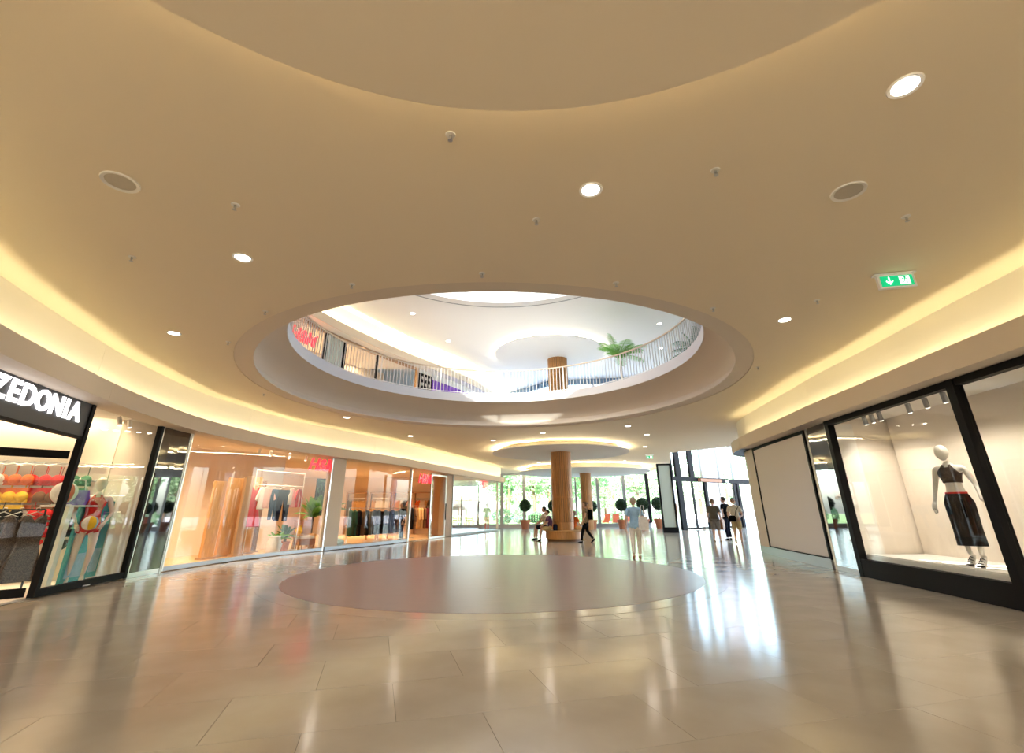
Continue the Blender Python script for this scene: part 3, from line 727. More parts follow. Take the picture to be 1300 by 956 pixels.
# upper floor front: windows at the back of the upper storey
uw = struct('window_12')
up = [(-3, 34.6), (-.6, 32.8), (2.5, 29.0), (5.2, 28.65), (8.0, 28.35), (11.5, 27.9)]
for (x0, y0), (x1, y1) in zip(up, up[1:]):
    a_, b_ = Vector((x0, y0, 0)), Vector((x1, y1, 0)); m_ = (a_ + b_) / 2; d = b_ - a_; an2 = math.atan2(d.y, d.x)
    MB().box((m_.x, m_.y, 9.12), (d.length, .2, .34), an2).build('head_rail', M['blueish'], uw)
    MB().box((m_.x, m_.y, 5.55), (d.length, .15, .2), an2).build('sill', M['blueish'], uw)
    MB().box((m_.x, m_.y, 7.3), (d.length - .15, .012, 3.3), an2).build('pane', M['clear'], uw)
    MB().box((b_.x, b_.y, 7.35), (.16, .16, 3.9), an2).build('mullion', M['blueish'], uw)

# outside: paving, lawn, white column, trees
gd = MB().prism([(-70, 41.7), (-70, 160), (120, 160), (120, 10), (24.3, 10), (24.3, 24), (24, 41.7)], -.3, -.03).build('ground', M['paving']); gd['kind'] = 'structure'
lw = MB().prism([(-60, 50), (-60, 150), (22, 150), (17, 62), (13, 50)], -.03, .02).build('lawn', M['lawn']); lw['kind'] = 'structure'
cl = thing('round_column', 'thick round white column outside the entrance doors', 'column', (17.0, 40.4, 0))
MB().lathe([(.55, -.05), (.55, 9.3)], 40).build('shaft', mat('column_paint', (.55, .53, .60), .6), cl, smooth='auto')
MB().lathe([(.62, -.05), (.62, .12), (.56, .14)], 40).build('foot_ring', M['grey'], cl, smooth='auto')

def leaves(mb, n, fr, size, jit=.4, mi=0):
    for _ in range(n):
        c = Vector(fr()); a_ = Vector((random.gauss(0, 1), random.gauss(0, 1), random.gauss(0, 1))).normalized()
        b_ = a_.orthogonal().normalized(); s = size * random.uniform(1 - jit, 1 + jit); b_ = Matrix.Rotation(random.uniform(0, 6.3), 3, a_) @ b_; cc = a_.cross(b_)
        mb.add([c - b_ * s, c + cc * s * .45, c + b_ * s, c - cc * s * .45], [(0, 1, 2, 3)], mi)
def inball(r, sh=.6):
    while True:
        v = Vector((random.uniform(-1, 1), random.uniform(-1, 1), random.uniform(-1, 1)))
        if v.length <= 1: 
            return v.normalized() * r * (sh + (1 - sh) * v.length)
def tree_proto(seed, h, r, m, n):
    random.seed(seed); t = thing('garden_tree', 'x', 'tree', (0, 0, 0), 0, 'trees beyond the rear windows')
    mb = MB().tube([(0, 0, -.05), (.05, 0, h * .3), (-.05, .05, h * .62)], [.2, .14, .06], 8)
    for k in range(6):
        a_ = k * 1.05; mb.tube([(0, 0, h * (.3 + .05 * k)), (math.cos(a_) * r * .6, math.sin(a_) * r * .6, h * (.5 + .06 * k))], [.07, .02], 5)
    mb.build('trunk', M['bark'], t, smooth=True)
    cl = [Vector((0, 0, h * .62))] + [Vector((math.cos(a_) * r * .62, math.sin(a_) * r * .62, h * random.uniform(.36, .85))) for a_ in [i * .9 for i in range(12)]]
    lm = MB(); 
    def fr(): return random.choice(cl) + inball(r * .52, .55)
    leaves(lm, n, fr, .2); o = lm.build('crown', M[m], t)
    return t
TR = [tree_proto(1, 8.5, 2.6, 'leaf', 2600), tree_proto(2, 7.0, 2.3, 'leaf2', 2300), tree_proto(3, 10, 3.1, 'leaf', 3200)]
spots = [(-.5, 58.5, 0), (2.4, 55.5, 1), (4.8, 64, 2), (8.4, 56.3, 0), (12.2, 64.5, 1), (14.6, 56.5, 1), (19.6, 63, 0), (21, 54.5, 1), (-1.0, 72, 2), (8.4, 75, 0), (15.8, 76, 2), (27.5, 62, 2)]
spots.sort(key=lambda s: s[0])
used = set()
for i, (x, y, kk) in enumerate(spots):
    lab = ['leafy mid green garden tree', 'pale yellow-green garden tree', 'tall broad garden tree'][kk] + f' beyond the rear glass, {ORD[i]} from the left'
    if kk not in used:
        used.add(kk); o = TR[kk]; o.location = (x, y, .02); o['label'] = lab
    else: dup(TR[kk], (x, y, .02), x * 1.7, lab, random.uniform(.85, 1.15))
# shrubs along the terrace edge
random.seed(5)
def shrub(r, h, m, n):
    t = thing('garden_shrub', 'x', 'shrub', (0, 0, 0), 0, 'shrubs along the terrace edge')
    mb = MB()
    for k in range(5): mb.tube([(0, 0, 0), (math.cos(k * 1.26) * r * .5, math.sin(k * 1.26) * r * .5, h * .7)], [.03, .01], 5)
    mb.build('stem', M['bark'], t)
    l = MB(); leaves(l, n, lambda: Vector((0, 0, h * .55)) + Vector([a * b for a, b in zip(inball(1, .4), (r, r, h * .5))]), .11); l.build('foliage', M[m], t); return t
SH = [shrub(1.0, 1.5, 'leaf', 800), shrub(.8, 1.9, 'leaf2', 700)]
sx = [(-1.0, 47.0), (.6, 48.2), (2.4, 50.3), (4.2, 51.0), (6.3, 50.6), (8.4, 51.2), (10.5, 50.3), (12.6, 51.5), (14.9, 50.7), (17.4, 52.5)]
for i, (x, y) in enumerate(sx):
    lab = ['bushy green shrub', 'taller pale shrub'][i % 2] + f' at the terrace edge, {ORD[i]} from the left'
    if i < 2: SH[i].location = (x, y, .02); SH[i]['label'] = lab
    else: dup(SH[i % 2], (x, y, .02), i * .8, lab, random.uniform(.8, 1.1))
# ------------------------------------------------------------------ ceiling fittings
def atz(x, y, z):
    d = pt(x, y, 1.0) - Vector((0, 0, EYE)); return d * ((z - EYE) / d.z) + Vector((0, 0, EYE))
dl_mesh = [MB().lathe([(.098, -.004), (.125, -.012), (.132, 0), (.132, .01), (.098, .01)], 32, close=True).mesh('trim_ring', M['trimwhite'], 'auto'), MB().lathe([(0, .0), (.1, .0), (.1, -.004), (0, -.004)], 24).mesh('lamp_face', M['lampface'])]
DLP = 3.5
def downlight(p, label, group, s=1.0):
    t = thing('ceiling_downlight', label, 'downlight', p, 0, group); t.scale = (s, s, s)
    link('trim_ring', dl_mesh[0], t); link('lamp_face', dl_mesh[1], t)
    L = bpy.data.lights.new('lamp', 'AREA'); L.shape = 'DISK'; L.size = .18; L.energy = DLP; L.color = (1, .87, .72); o = bpy.data.objects.new('lamp', L); COL.objects.link(o); o.parent = t; o.location = (0, 0, -.02); return t
for (x, y), lab in zip([(1149, 109), (750, 241), (308, 327), (221, 423), (996, 406)],
    ['large round lit downlight at the upper right, nearest to the viewer', 'round lit downlight between the overhead disc and the round opening', 'round lit downlight near the left shoulder of the round opening', 'round lit downlight close to the left light band', 'round lit downlight between the round opening and the exit sign']):
    downlight(atz(x, y, CZ), lab, 'ceiling downlights', .9)
far = [(689, 549.6), (626, 559), (521, 553.5), (684, 587), (793, 585), (797, 541), (821, 552), (819, 567), (440, 530)]
for i, (x, y) in enumerate(sorted(far)): downlight(atz(x, y, CZ), f'small distant downlight beyond the round opening, {ORD[i]} from the left', 'ceiling downlights')
for i, (x, y) in enumerate([(524, 398), (569, 433), (837, 411), (839, 442)]):
    downlight(atz(x, y, UC), f'downlight in the upper ceiling seen through the opening, {ORD[i]} from the left', 'upper ceiling downlights')
for (x, y), lab in (((153, 231), 'round white ceiling speaker on the left'), ((1077, 243), 'round white ceiling speaker on the right')):
    t = thing('ceiling_speaker', lab, 'speaker', atz(x, y, CZ), 0, 'ceiling speakers')
    MB().lathe([(.125, -.006), (.155, -.014), (.16, 0), (.16, .01), (.125, .01)], 36, close=True).build('trim_ring', M['trimwhite'], t, smooth='auto')
    MB().lathe([(0, -.008), (.07, -.008), (.127, -.003), (.127, .003), (0, .003)], 32).build('grille', M['grille'], t, smooth='auto')
sp_mesh = [MB().lathe([(.012, 0), (.045, 0), (.04, -.008), (.012, -.01)], 20, close=True).mesh('rosette', M['trimwhite'], 'auto'),
           MB().lathe([(.012, 0), (.011, -.03), (.016, -.035), (.006, -.045), (.006, -.055), (.022, -.057), (.022, -.06), (0, -.06)], 12).mesh('nozzle', M['steel'], 'auto')]
SPR = [(572, 171), (299, 260), (168, 326), (908, 216), (1150, 275), (1037, 381), (447, 361), (612, 347), (337, 395), (290, 434), (782, 359), (905, 391), (962, 466), (335, 500), (681, 279)]
for i, (x, y) in enumerate(sorted(SPR)):
    t = thing('sprinkler', f'small ceiling sprinkler head, {ORD[i]} from the left', 'sprinkler', atz(x, y, CZ), 0, 'ceiling sprinklers')
    link('rosette', sp_mesh[0], t); link('nozzle', sp_mesh[1], t)

for i, (x, y) in enumerate([(-4.5, -1.5), (-1.5, -4.5), (2.5, -4.5), (5.0, -1.5), (-4.8, 2.0), (5.2, 10.5), (7.0, 17), (-6.6, 11.5), (-5.5, 15.5), (5.4, 14.6)][:5]):  # unseen downlights, added to fill the near part with light
    downlight(Vector((x, y, CZ)), f'unseen round downlight added for light behind or beside the viewer, {ORD[i]} of the row', 'ceiling downlights')

# ------------------------------------------------------------------ slatted pillars and round bench
def pillar(loc, r, h, z0, label, split=None, n=30):
    t = thing('slatted_pillar', label, 'pillar', loc, 0)
    MB().lathe([(r - .045, z0), (r - .045, h)], 40).build('core', M['wood_dark'], t, smooth='auto')
    segs = [(z0 + .83, split - .02), (split + .02, h)] if split else [(z0, h)]
    if split: MB().lathe([(r - .02, z0), (r, z0), (r, z0 + .82), (r - .02, z0 + .82)], 48, close=True).build('base_band', M['wood'], t, smooth='auto'); MB().lathe([(r - .02, split - .02), (r - .005, split - .02), (r - .005, split + .02), (r - .02, split + .02)], 48, close=True).build('joint_band', M['wood'], t, smooth='auto')
    for a_, b_ in segs:
        me = MB().box((r - .02, 0, (a_ + b_) / 2), (.05, 2 * PI * r / n * .72, b_ - a_)).mesh('slat', M['wood'])
        for k in range(n): link('slat', me, t, rz=2 * PI * k / n)
    return t
PB = (2.42, 23.75)
pillar((*PB, 0), .5, 4.12, 0, 'tall slatted orange wood pillar rising from the round bench', 1.95)
pillar((5.55, 36.6, 0), .42, 4.05, 0, 'darker slatted wood pillar near the rear glass, behind the walking woman', None, 26)
pillar((2.47, 23.9, UZ), .52, UC - UZ - .15, 0, 'slatted wood pillar on the upper floor behind the railing', None, 30)
bt = thing('round_bench', 'round wooden bench wrapped around the slatted pillar', 'bench', (*PB, 0))
MB().lathe([(.51, .4), (.88, .4), (.91, .43), (.91, .45), (.88, .47), (.51, .47)], 64, close=True).build('seat_ring', M['oak'], bt, smooth='auto')
MB().lathe([(.51, .1), (.87, .1), (.87, .4), (.51, .4)], 64, close=True).build('drum', M['wood'], bt, smooth='auto')
MB().lathe([(.51, 0), (.8, 0), (.8, .1), (.51, .1)], 64, close=True).build('recessed_base', M['wood_dark'], bt, smooth='auto')

# ------------------------------------------------------------------ potted topiary trees
random.seed(11)
def topiary():
    t = thing('topiary_tree', 'x', 'potted tree', (0, 0, 0), 0, 'ball topiaries along the rear glass')
    po = MB().lathe([(0, 0), (.27, 0), (.37, .52), (.41, .52), (.42, .66), (.37, .66), (.36, .56), (0, .56)], 28).build('pot', M['terra'], t, smooth='auto')
    MB().lathe([(0, .6), (.365, .58)], 24).build('soil', M['soil'], po)
    MB().tube([(0, 0, .55), (.02, 0, .95), (-.01, .01, 1.5)], [.035, .03, .025], 8).build('trunk', M['bark'], t, smooth=True)
    l = MB().ball((0, 0, 1.72), .36, 14, 10); leaves(l, 1300, lambda: Vector((0, 0, 1.72)) + inball(.45, .75), .055)
    l.build('leaf_ball', M['leafdark'], t); return t
tp = topiary()
for i, ((x, y), s) in enumerate(zip([(.95, 38.5), (3.2, 38.6), (6.2, 38.5), (8.5, 38.3), (10.15, 38.2), (11.3, 38.0)], [1, .98, .95, 1, 1.03, 1.05])):
    lab = f'ball topiary in a terracotta pot by the rear glass, {ORD[i]} from the left'
    if i == 0: tp.location = (x, y, 0); tp['label'] = lab
    else: dup(tp, (x, y, 0), i * 1.1, lab, s)

# ------------------------------------------------------------------ terrace furniture outside
def deck_chair():
    t = thing('deck_chair', 'x', 'deck chair', (0, 0, 0), 0, 'orange deck chairs outside')
    for s in (-.3, .3):
        MB().beam((s, -.45, 0), (s, .35, 1.05), .04, .04).build('back_rail', M['oak'], t)
        MB().beam((s * .9, .45, 0), (s * .9, -.5, .48), .04, .04).build('leg', M['oak'], t)
    for y, z in ((.35, 1.05), (-.5, .48)): MB().beam((-.33, y, z), (.33, y, z), .04, .04).build('crossbar', M['oak'], t)
    sl = MB(); pr = [(.34, 1.04), (.2, .72), (.02, .42), (-.2, .3), (-.38, .36), (-.5, .48)]
    sl.add([(x, y, z + d) for d in (0, .012) for y, z in pr for x in (-.27, .27)], [(2 * i, 2 * i + 1, 2 * i + 3, 2 * i + 2) for i in range(5)] + [(12 + 2 * i, 14 + 2 * i, 15 + 2 * i, 13 + 2 * i) for i in range(5)])
    sl.build('sling', M['orange'], t); return t
dc = deck_chair(); 
for i, (x, y, r) in enumerate(((8.45, 44.6, PI + .25), (9.35, 44.8, PI - .1), (10.3, 44.5, PI + .5))):
    lab = f'orange-red deck chair beyond the rear glass, {ORD[i]} from the left'
    if i == 0: dc.location = (x, y, -.03); dc.rotation_euler = (0, 0, r); dc['label'] = lab
    else: dup(dc, (x, y, -.03), r, lab)
gb = thing('garden_bench', 'dark slatted garden bench outside beside the left topiary', 'bench', (2.1, 44.0, -.03), .15)
for i in range(5): MB().box((0, -.2 + i * .1, .42), (1.5, .08, .03)).build('seat_slat', M['dark'], gb)
for i in range(11): MB().box((-.7 + i * .14, .28, .72), (.07, .03, .6)).build('back_slat', M['dark'], gb)
for x in (-.7, .7):
    for y in (-.2, .25): MB().box((x, y, .21), (.06, .06, .42)).build('leg', M['dark'], gb)
    MB().box((x, 0, .62), (.06, .5, .04)).build('armrest', M['dark'], gb)
wt = thing('garden_table', 'white round garden table outside beside the dark bench', 'table', (.35, 43.6, -.03))
MB().lathe([(0, .72), (.55, .72), (.57, .74), (.55, .76), (0, .76)], 32).build('table_top', M['white'], wt); MB().lathe([(.04, 0), (.03, .72)], 12).build('stem', M['white'], wt); MB().lathe([(.28, 0), (.26, .03), (.05, .05)], 20).build('foot', M['white'], wt)
def parasol(loc, h, r, label):
    t = thing('thatched_parasol', label, 'parasol', loc, 0, 'thatched parasols outside')
    MB().tube([(0, 0, 0), (0, 0, h)], .035, 8).build('pole', M['bark'], t)
    mb = MB().lathe([(0, h + .05), (r * .35, h - .12), (r * .7, h - .32), (r, h - .58), (r * .97, h - .62), (r * .65, h - .38), (0, h - .1)], 28, close=False)
    for k in range(90):
        a_ = k * 2 * PI / 90; mb.beam((r * .93 * math.cos(a_), r * .93 * math.sin(a_), h - .52), (r * 1.03 * math.cos(a_), r * 1.03 * math.sin(a_), h - random.uniform(.75, .9)), .05, .02)
    mb.build('thatch', M['straw'], t); return t
parasol((-4.5, 47.6, -.03), 2.95, 1.35, 'wide thatched parasol outside the corner window')
parasol((-5.0, 45.0, -.03), 2.3, .6, 'small cone-shaped thatched parasol outside the corner window')
parasol((-7.6, 49.0, -.03), 3.0, 1.4, 'thatched parasol furthest to the left outside')
def cafe_chair():
    t = thing('cafe_chair', 'x', 'chair', (0, 0, 0), 0, 'wooden chairs under the parasols')
    MB().box((0, 0, .45), (.42, .42, .04)).build('seat', M['oak'], t)
    for x in (-.18, .18):
        MB().beam((x, -.18, 0), (x, -.18, .45), .035, .035).build('leg', M['oak'], t); MB().beam((x, .18, 0), (x, .22, .9), .035, .035).build('leg', M['oak'], t)
    for z in (.6, .72, .84): MB().box((0, .2, z), (.36, .025, .07)).build('back_slat', M['oak'], t)
    return t
cc = cafe_chair()
for i, (x, y, r) in enumerate(((-5.1, 43.7, .4), (-4.6, 44.1, 2.2), (-3.9, 43.6, -.5), (-3.4, 44.5, 1.5), (-4.2, 45.2, 3.0))):
    lab = f'wooden chair outside the corner window, {ORD[i]} from the left'
    if i == 0: cc.location = (x, y, -.03); cc.rotation_euler = (0, 0, r); cc['label'] = lab
    else: dup(cc, (x, y, -.03), r, lab)
def bikerack(x, y, i):
    t = thing('blue_trolley_bay', f'blue metal rail stand outside the entrance, {ORD[i]} from the column', 'rail stand', (x, y, -.03), ea, 'blue rail stands outside')
    for k in range(5):
        a_ = -.6 + k * .3; MB().tube([(a_, 0, 0), (a_, 0, .85), (a_, .35, .95), (a_, .5, .8), (a_, .5, 0)], .02, 6).build('hoop', M['blueish'], t)
    MB().tube([(-.7, 0, .3), (.7, 0, .3)], .025, 6).build('rail', M['blueish'], t)
    MB().tube([(-.7, .5, .55), (.7, .5, .55)], .025, 6).build('rail', M['blueish'], t)
bikerack(20.4, 43.0, 0); bikerack(22.2, 44.2, 1); bikerack(14.6, 41.5, 2)

# ------------------------------------------------------------------ upper floor seen through the opening
rl = thing('railing', 'thin white metal railing with close balusters around the upper opening', 'railing', (OC[0], OC[1], 5.5))
RR = 5.3; NB = 252
MB().lathe([(RR - .025, .93), (RR + .025, .93), (RR + .025, .97), (RR - .025, .97)], 128, close=True).build('handrail', mat('handrail_brass', (.55, .43, .30), .35, metal=.4), rl, smooth='auto')
MB().lathe([(RR - .012, .05), (RR + .012, .05), (RR + .012, .07), (RR - .012, .07)], 128, close=True).build('bottom_rail', M['trimwhite'], rl, smooth='auto')
bm_ = MB().box((RR, 0, .49), (.026, .012, .9)).mesh('baluster', mat('baluster_paint', (.74, .70, .64), .45))
for kk in range(NB): link('baluster', bm_, rl, rz=2 * PI * kk / NB)
ps_mesh = MB().box((RR, 0, .47), (.05, .03, .94)).mesh('post', M['trimwhite'])
for kk in range(14): link('post', ps_mesh, rl, rz=2 * PI * (kk + .5) / 14)

UCTRL = [(-8.2, 6), (-8.5, 12.3), (-8.4, 13.4), (-8.1, 15), (-7.5, 17), (-6.5, 19.3), (-5.3, 21.6), (-4.2, 23.4), (-2.6, 26.4), (-.75, 32.5)]
UX = curve(UCTRL)
def Up(y0, y1, step=.4): return path(UX, y0, y1, 1, step)
tu = struct('trim_4')
ps, ns = Up(6, 32.4); MB().strip(ps, ns, .46, .5, 8.2, 8.55).build('fascia_panel', M['beige'], tu); MB().strip(ps, ns, -.1, .46, 8.21, 8.25).build('soffit', M['white'], tu); MB().strip(ps, ns, .25, .3, 8.25, UC).build('cove_panel', M['cove'], tu)
for i in range(12):
    a_, b_ = 6 + 26.4 * i / 12, 6 + 26.4 * (i + 1) / 12
    ps, ns = Up(a_, b_, 99); p, q = offp(ps, ns, .385); mid = (Vector((*p, 8.3)) + Vector((*q, 8.3))) / 2; al = Vector((*q, 8.3)) - Vector((*p, 8.3))
    o = area('cove_light', mid, (al.length * .97, .06), 18 * al.length, (1, .9, .6), (0, 0, 1)); o.rotation_euler = aim(Vector((0, 0, 1)) + Vector((*ns[0], 0)) * .25, al).to_euler()
us = struct('window_13'); 
ujs = [8, 12.0, 15.2, 17.2, 18.2, 20.0, 22.4]
for a_, b_ in zip(ujs, ujs[1:]):
    ps, ns = Up(a_ + .05, b_ - .05); MB().strip(ps, ns, -.05, -.035, 5.6, 8.15).build('pane', M['glass'], us)
for a_ in ujs:
    ps, ns = Up(a_ - .05, a_ + .05, 9); MB().strip(ps, ns, -.1, .02, 5.45, 8.2).build('post', M['dark'] if a_ != 22.4 else M['oak'], us)
ps, ns = Up(8, 22.4); MB().strip(ps, ns, -.1, .02, 8.08, 8.2).build('head_rail', M['tan'], us); MB().strip(ps, ns, -.1, .02, 5.45, 5.6).build('sill', M['steel'], us)
ps, ns = Up(17.25, 18.15); MB().strip(ps, ns, -.2, -.06, 5.46, 8.18).build('grey_panel', mat('pale_grey_panel', (.50, .53, .51), .4), us)
room('floor_upper_shop', offp(*Up(8, 22.5), -.1) + [(-10, 22.5), (-13, 8)], 5.46, 5.48, 'plank')
ps, ns = Up(8, 22.4); MB().strip(ps, ns, -2.6, -2.5, 5.45, 8.3).build('wall_upper_shop', M['wall'])['kind'] = 'structure'
room('ceiling_upper_shop', offp(*Up(8, 22.5), -.1) + [(-9, 22.5), (-13, 8)], 8.2, 8.25, 'white')
area('shop_ceiling_light', (-8.6, 17, 8.15), (1.6, 5), 150, WARM, (0, 0, -1)); area('shop_ceiling_light', (-7.2, 20.5, 8.15), (1.4, 3), 90, WARM, (0, 0, -1))
def uframe(y): 
    x = UX(y); d = (UX(y + .01) - UX(y - .01)) / .02; return Vector((x, y, 0)), math.atan2(1, d), Vector((1, -d, 0)).normalized()
ps, ns = Up(22.55, 23.35); up1 = thing('patterned_hoarding', 'black and white patterned poster on the upper shop front', 'poster')
MB().strip(ps, ns, -.06, .0, 5.6, 8.0).build('board', M['dark'], up1)
p, az, n = uframe(22.95)
for i in range(3):
    for j in range(7):
        c = p + n * .006 + Vector((math.cos(az), math.sin(az), 0)) * (-.26 + i * .26); s = .09
        mb = MB()
        for q_ in range(4): mb.box((0, 0, 0), (.02, .004, .2), 0, 0, 0, q_ * PI / 4)
        mb.build('star', M['c_white'], up1, loc=(c.x, c.y, 5.8 + j * .33), rz=az)
ps, ns = Up(23.4, 28.5); up2 = tag(MB().strip(ps, ns, -.06, .0, 5.5, 7.85).build('violet_hoarding', M['c_violet']), 'violet hoarding along the upper shop front beside the patterned poster', 'hoarding')
ps, ns = Up(22.5, 32.4); MB().strip(ps, ns, -.2, -.07, 5.45, 8.2).build('wall_upper_left', M['upceil'])['kind'] = 'structure'
p, az, n = uframe(15.9); t = thing('logo_sign', 'red slanted logo sign on the upper floor shop front behind the railing', 'sign', (p.x + n.x * .1, p.y + n.y * .1, 7.45), az, 'red logo signs')
text_mesh('H&M', .68, .03, M['red'], shear=.28, off=.02, parent=t, rot=(PI / 2, 0, 0), sp=.92)
MB().box((0, .06, .45), (1.2, .04, .03)).build('mounting_bar', M['steel'], t)

def palm(loc, label, n=16, L=1.5, pot=(.42, .5), m='palm', pm='terra', trunk=.5, seed=3, group=None, lean=1.0, w=.05):
    random.seed(seed); t = thing('potted_palm', label, 'potted plant', loc, 0, group); r, h = pot
    po = MB().lathe([(0, 0), (r * .7, 0), (r * .92, h * .8), (r, h * .8), (r, h), (r * .9, h), (r * .88, h * .85), (0, h * .85)], 24).build('pot', M[pm], t, smooth='auto')
    MB().lathe([(0, h * .92), (r * .88, h * .88)], 20).build('soil', M['soil'], po)
    MB().tube([(0, 0, h * .85), (.02, 0, h + trunk)], [.06, .04], 8).build('trunk', M['bark'], t)
    for k in range(n):
        a_ = k * 2.4; e = random.uniform(.45, 1.35); Lk = L * random.uniform(.75, 1.1); st = []
        for i in range(8):
            u = i / 7; st.append(Vector((math.cos(a_) * math.cos(e) * Lk * u * lean, math.sin(a_) * math.cos(e) * Lk * u * lean, h + trunk * random.uniform(.8, 1) * 1 + math.sin(e) * Lk * u - .55 * Lk * u * u * math.cos(e))))
        z0 = h + trunk * .9; st = [Vector((q.x, q.y, z0 + (math.sin(e) * Lk * i / 7 - .55 * Lk * (i / 7) ** 2 * math.cos(e)))) for i, q in enumerate(st)]
        f = MB().tube(st, [.012] * 7 + [.004], 4)
        for i in range(1, 8):
            d = (st[i] - st[i - 1]).normalized(); sd = d.cross(Vector((0, 0, 1))).normalized()
            for s in (-1, 1):
                for q_ in (0, .35, .7):
                    b = st[i - 1].lerp(st[i], q_); tipp = b + (sd * s * .8 + d * .5 - Vector((0, 0, .25))) * Lk * (.3 if Lk > 1.3 else .24) * math.sin(PI * (.12 + .85 * i / 8)); ww = d * w * .35
                    f.add([b - ww, b + ww, b.lerp(tipp, .6) + ww * .9, tipp, b.lerp(tipp, .6) - ww * .9], [(0, 1, 2, 3, 4)])
        f.build('frond', M[m], t)
    return t
palm((4.45, 18.0, 5.5), 'bright green palm in a terracotta pot behind the upper railing', 15, 1.55, (.5, .55), seed=4, trunk=1.35)
palm((6.2, 14.4, 5.5), 'dark green palm at the far right end of the upper railing', 14, 1.3, (.35, .45), seed=9, m='fern', trunk=.3)
# ------------------------------------------------------------------ merchandise
def behind(px, py, off, f=None, y0=4.0, y1=40.0):
    """the point seen at px, py that lies off metres behind the left shop line"""
    f = f or LX
    def gap(Y):
        d = (f(Y + .01) - f(Y - .01)) / .02; l = math.hypot(1, d); p = pt(px, py, Y); return (p.x - f(Y)) / l + off
    lo, hi = y0, y1; prev = gap(lo); Y = lo
    while Y < hi:
        Y += .2; gcur = gap(Y)
        if prev > 0 >= gcur or prev < 0 <= gcur:
            a, b = Y - .2, Y
            for _ in range(30):
                m_ = (a + b) / 2
                if (gap(m_) > 0) == (prev > 0): a = m_
                else: b = m_
            return pt(px, py, a)
        prev = gcur
    return pt(px, py, hi)

OUT = {
 'shirt': [(0, -.06), (-.07, -.03), (-.2, -.09), (-.34, -.42), (-.25, -.47), (-.19, -.3), (-.2, -.72), (.2, -.72), (.19, -.3), (.25, -.47), (.34, -.42), (.2, -.09), (.07, -.03)],
 'top': [(0, -.14), (-.08, -.04), (-.13, -.05), (-.15, -.2), (-.2, -.28), (-.19, -.6), (.19, -.6), (.2, -.28), (.15, -.2), (.13, -.05), (.08, -.04)],
 'dress': [(0, -.13), (-.08, -.04), (-.14, -.05), (-.16, -.25), (-.14, -.45), (-.27, -1.05), (.27, -1.05), (.14, -.45), (.16, -.25), (.14, -.05), (.08, -.04)],
 'trousers': [(-.2, -.08), (-.24, -.35), (-.23, -1.05), (-.06, -1.05), (-.01, -.42), (.01, -.42), (.06, -1.05), (.23, -1.05), (.24, -.35), (.2, -.08)],
 'coat': [(0, -.1), (-.08, -.03), (-.22, -.1), (-.36, -.6), (-.25, -.64), (-.21, -.4), (-.25, -1.05), (.25, -1.05), (.21, -.4), (.25, -.64), (.36, -.6), (.22, -.1), (.08, -.03)],
 'skirt': [(-.17, -.08), (-.19, -.25), (-.28, -.75), (.28, -.75), (.19, -.25), (.17, -.08)],
}
hang_me = MB().tube([(0, 0, .02), (.03, 0, .05), (.02, 0, .085), (-.02, 0, .08), (-.025, 0, .06)], .005, 5).tube([(0, 0, .02), (-.19, 0, -.06)], .007, 5).tube([(0, 0, .02), (.19, 0, -.06)], .007, 5).mesh('hanger', M['steel'])
gcache = {}
def garment(kind, m, loc, rz, label, s=1.0, group=None, th=.05):
    t = thing({'shirt': 'hanging_shirt', 'top': 'hanging_blouse', 'dress': 'hanging_dress', 'trousers': 'hanging_trousers', 'coat': 'hanging_coat', 'skirt': 'hanging_skirt'}[kind], label, kind, loc, rz, group); t.scale = (s, s, s)
    key = (kind, m)
    if key not in gcache:
        me = MB().plate(OUT[kind], -th / 2, th / 2).mesh('cloth', M[m])
        bm = bmesh.new(); bm.from_mesh(me); bmesh.ops.bevel(bm, geom=[e for e in bm.edges if abs(e.verts[0].co.y - e.verts[1].co.y) < .001], offset=.014, segments=1, affect='EDGES')
        bm.to_mesh(me); bm.free(); gcache[key] = me
    link('hanger', hang_me, t); link('cloth', gcache[key], t); return t
def rail(a, b, label, top=None, m='steel'):
    a, b = Vector(a), Vector(b); t = thing('clothes_rail', label, 'clothes rail', (a.x, a.y, 0.03)); d = b - a; zb = a.z - .03; zt = (top or a.z) - .03
    for q in (Vector((0, 0, 0)), Vector((d.x, d.y, 0))):
        ur = MB().tube([q, q + Vector((0, 0, zt))], .016, 8).build('upright', M[m], t)
        nn = Vector((-d.y, d.x, 0)).normalized() * .25; MB().tube([q - nn + Vector((0, 0, .02)), q + nn + Vector((0, 0, .02))], .016, 8).build('foot', M[m], ur)
    MB().tube([(0, 0, zb), (d.x, d.y, zb)], .014, 8).build('bar', M[m], t)
    if zt > zb + .05: MB().tube([(0, 0, zt), (d.x, d.y, zt)], .014, 8).build('top_bar', M[m], t)
    return t
# clothes rail in the wide window
A = behind(322, 624, 1.0); B = behind(384, 627, 1.0); A.z = B.z = 2.25
rail(A, B, 'white framed clothes rail with red, white and denim clothes in the wide window', 2.72, 'white')
D = (B - A); az = math.atan2(D.y, D.x)
for i, (u, kd, m_, lab, s) in enumerate([(.03, 'dress', 'c_red', 'red dress hanging at the left end of the white rail', 1.25), (.17, 'shirt', 'c_white', 'white shirt hanging on the white rail beside the red dress', 1.05), (.27, 'shirt', 'c_rose', 'pink and red shirt hanging on the white rail', 1.0), (.42, 'trousers', 'c_denim', 'blue denim trousers on the white rail, nearer the pink shirt', 1.05), (.60, 'trousers', 'c_navy', 'dark navy trousers in the middle of the white rail', 1.1), (.76, 'top', 'c_white', 'white top on the white rail beside the navy trousers', 1.0), (.84, 'top', 'c_pink', 'pink top hanging near the right end of the white rail', 1.15), (.93, 'shirt', 'c_red', 'red shirt hanging at the right end of the white rail', .95)]):
    p = A + D * u; garment(kd, m_, (p.x, p.y, 2.2), az + (.35 if i % 2 else -.15), lab, s)
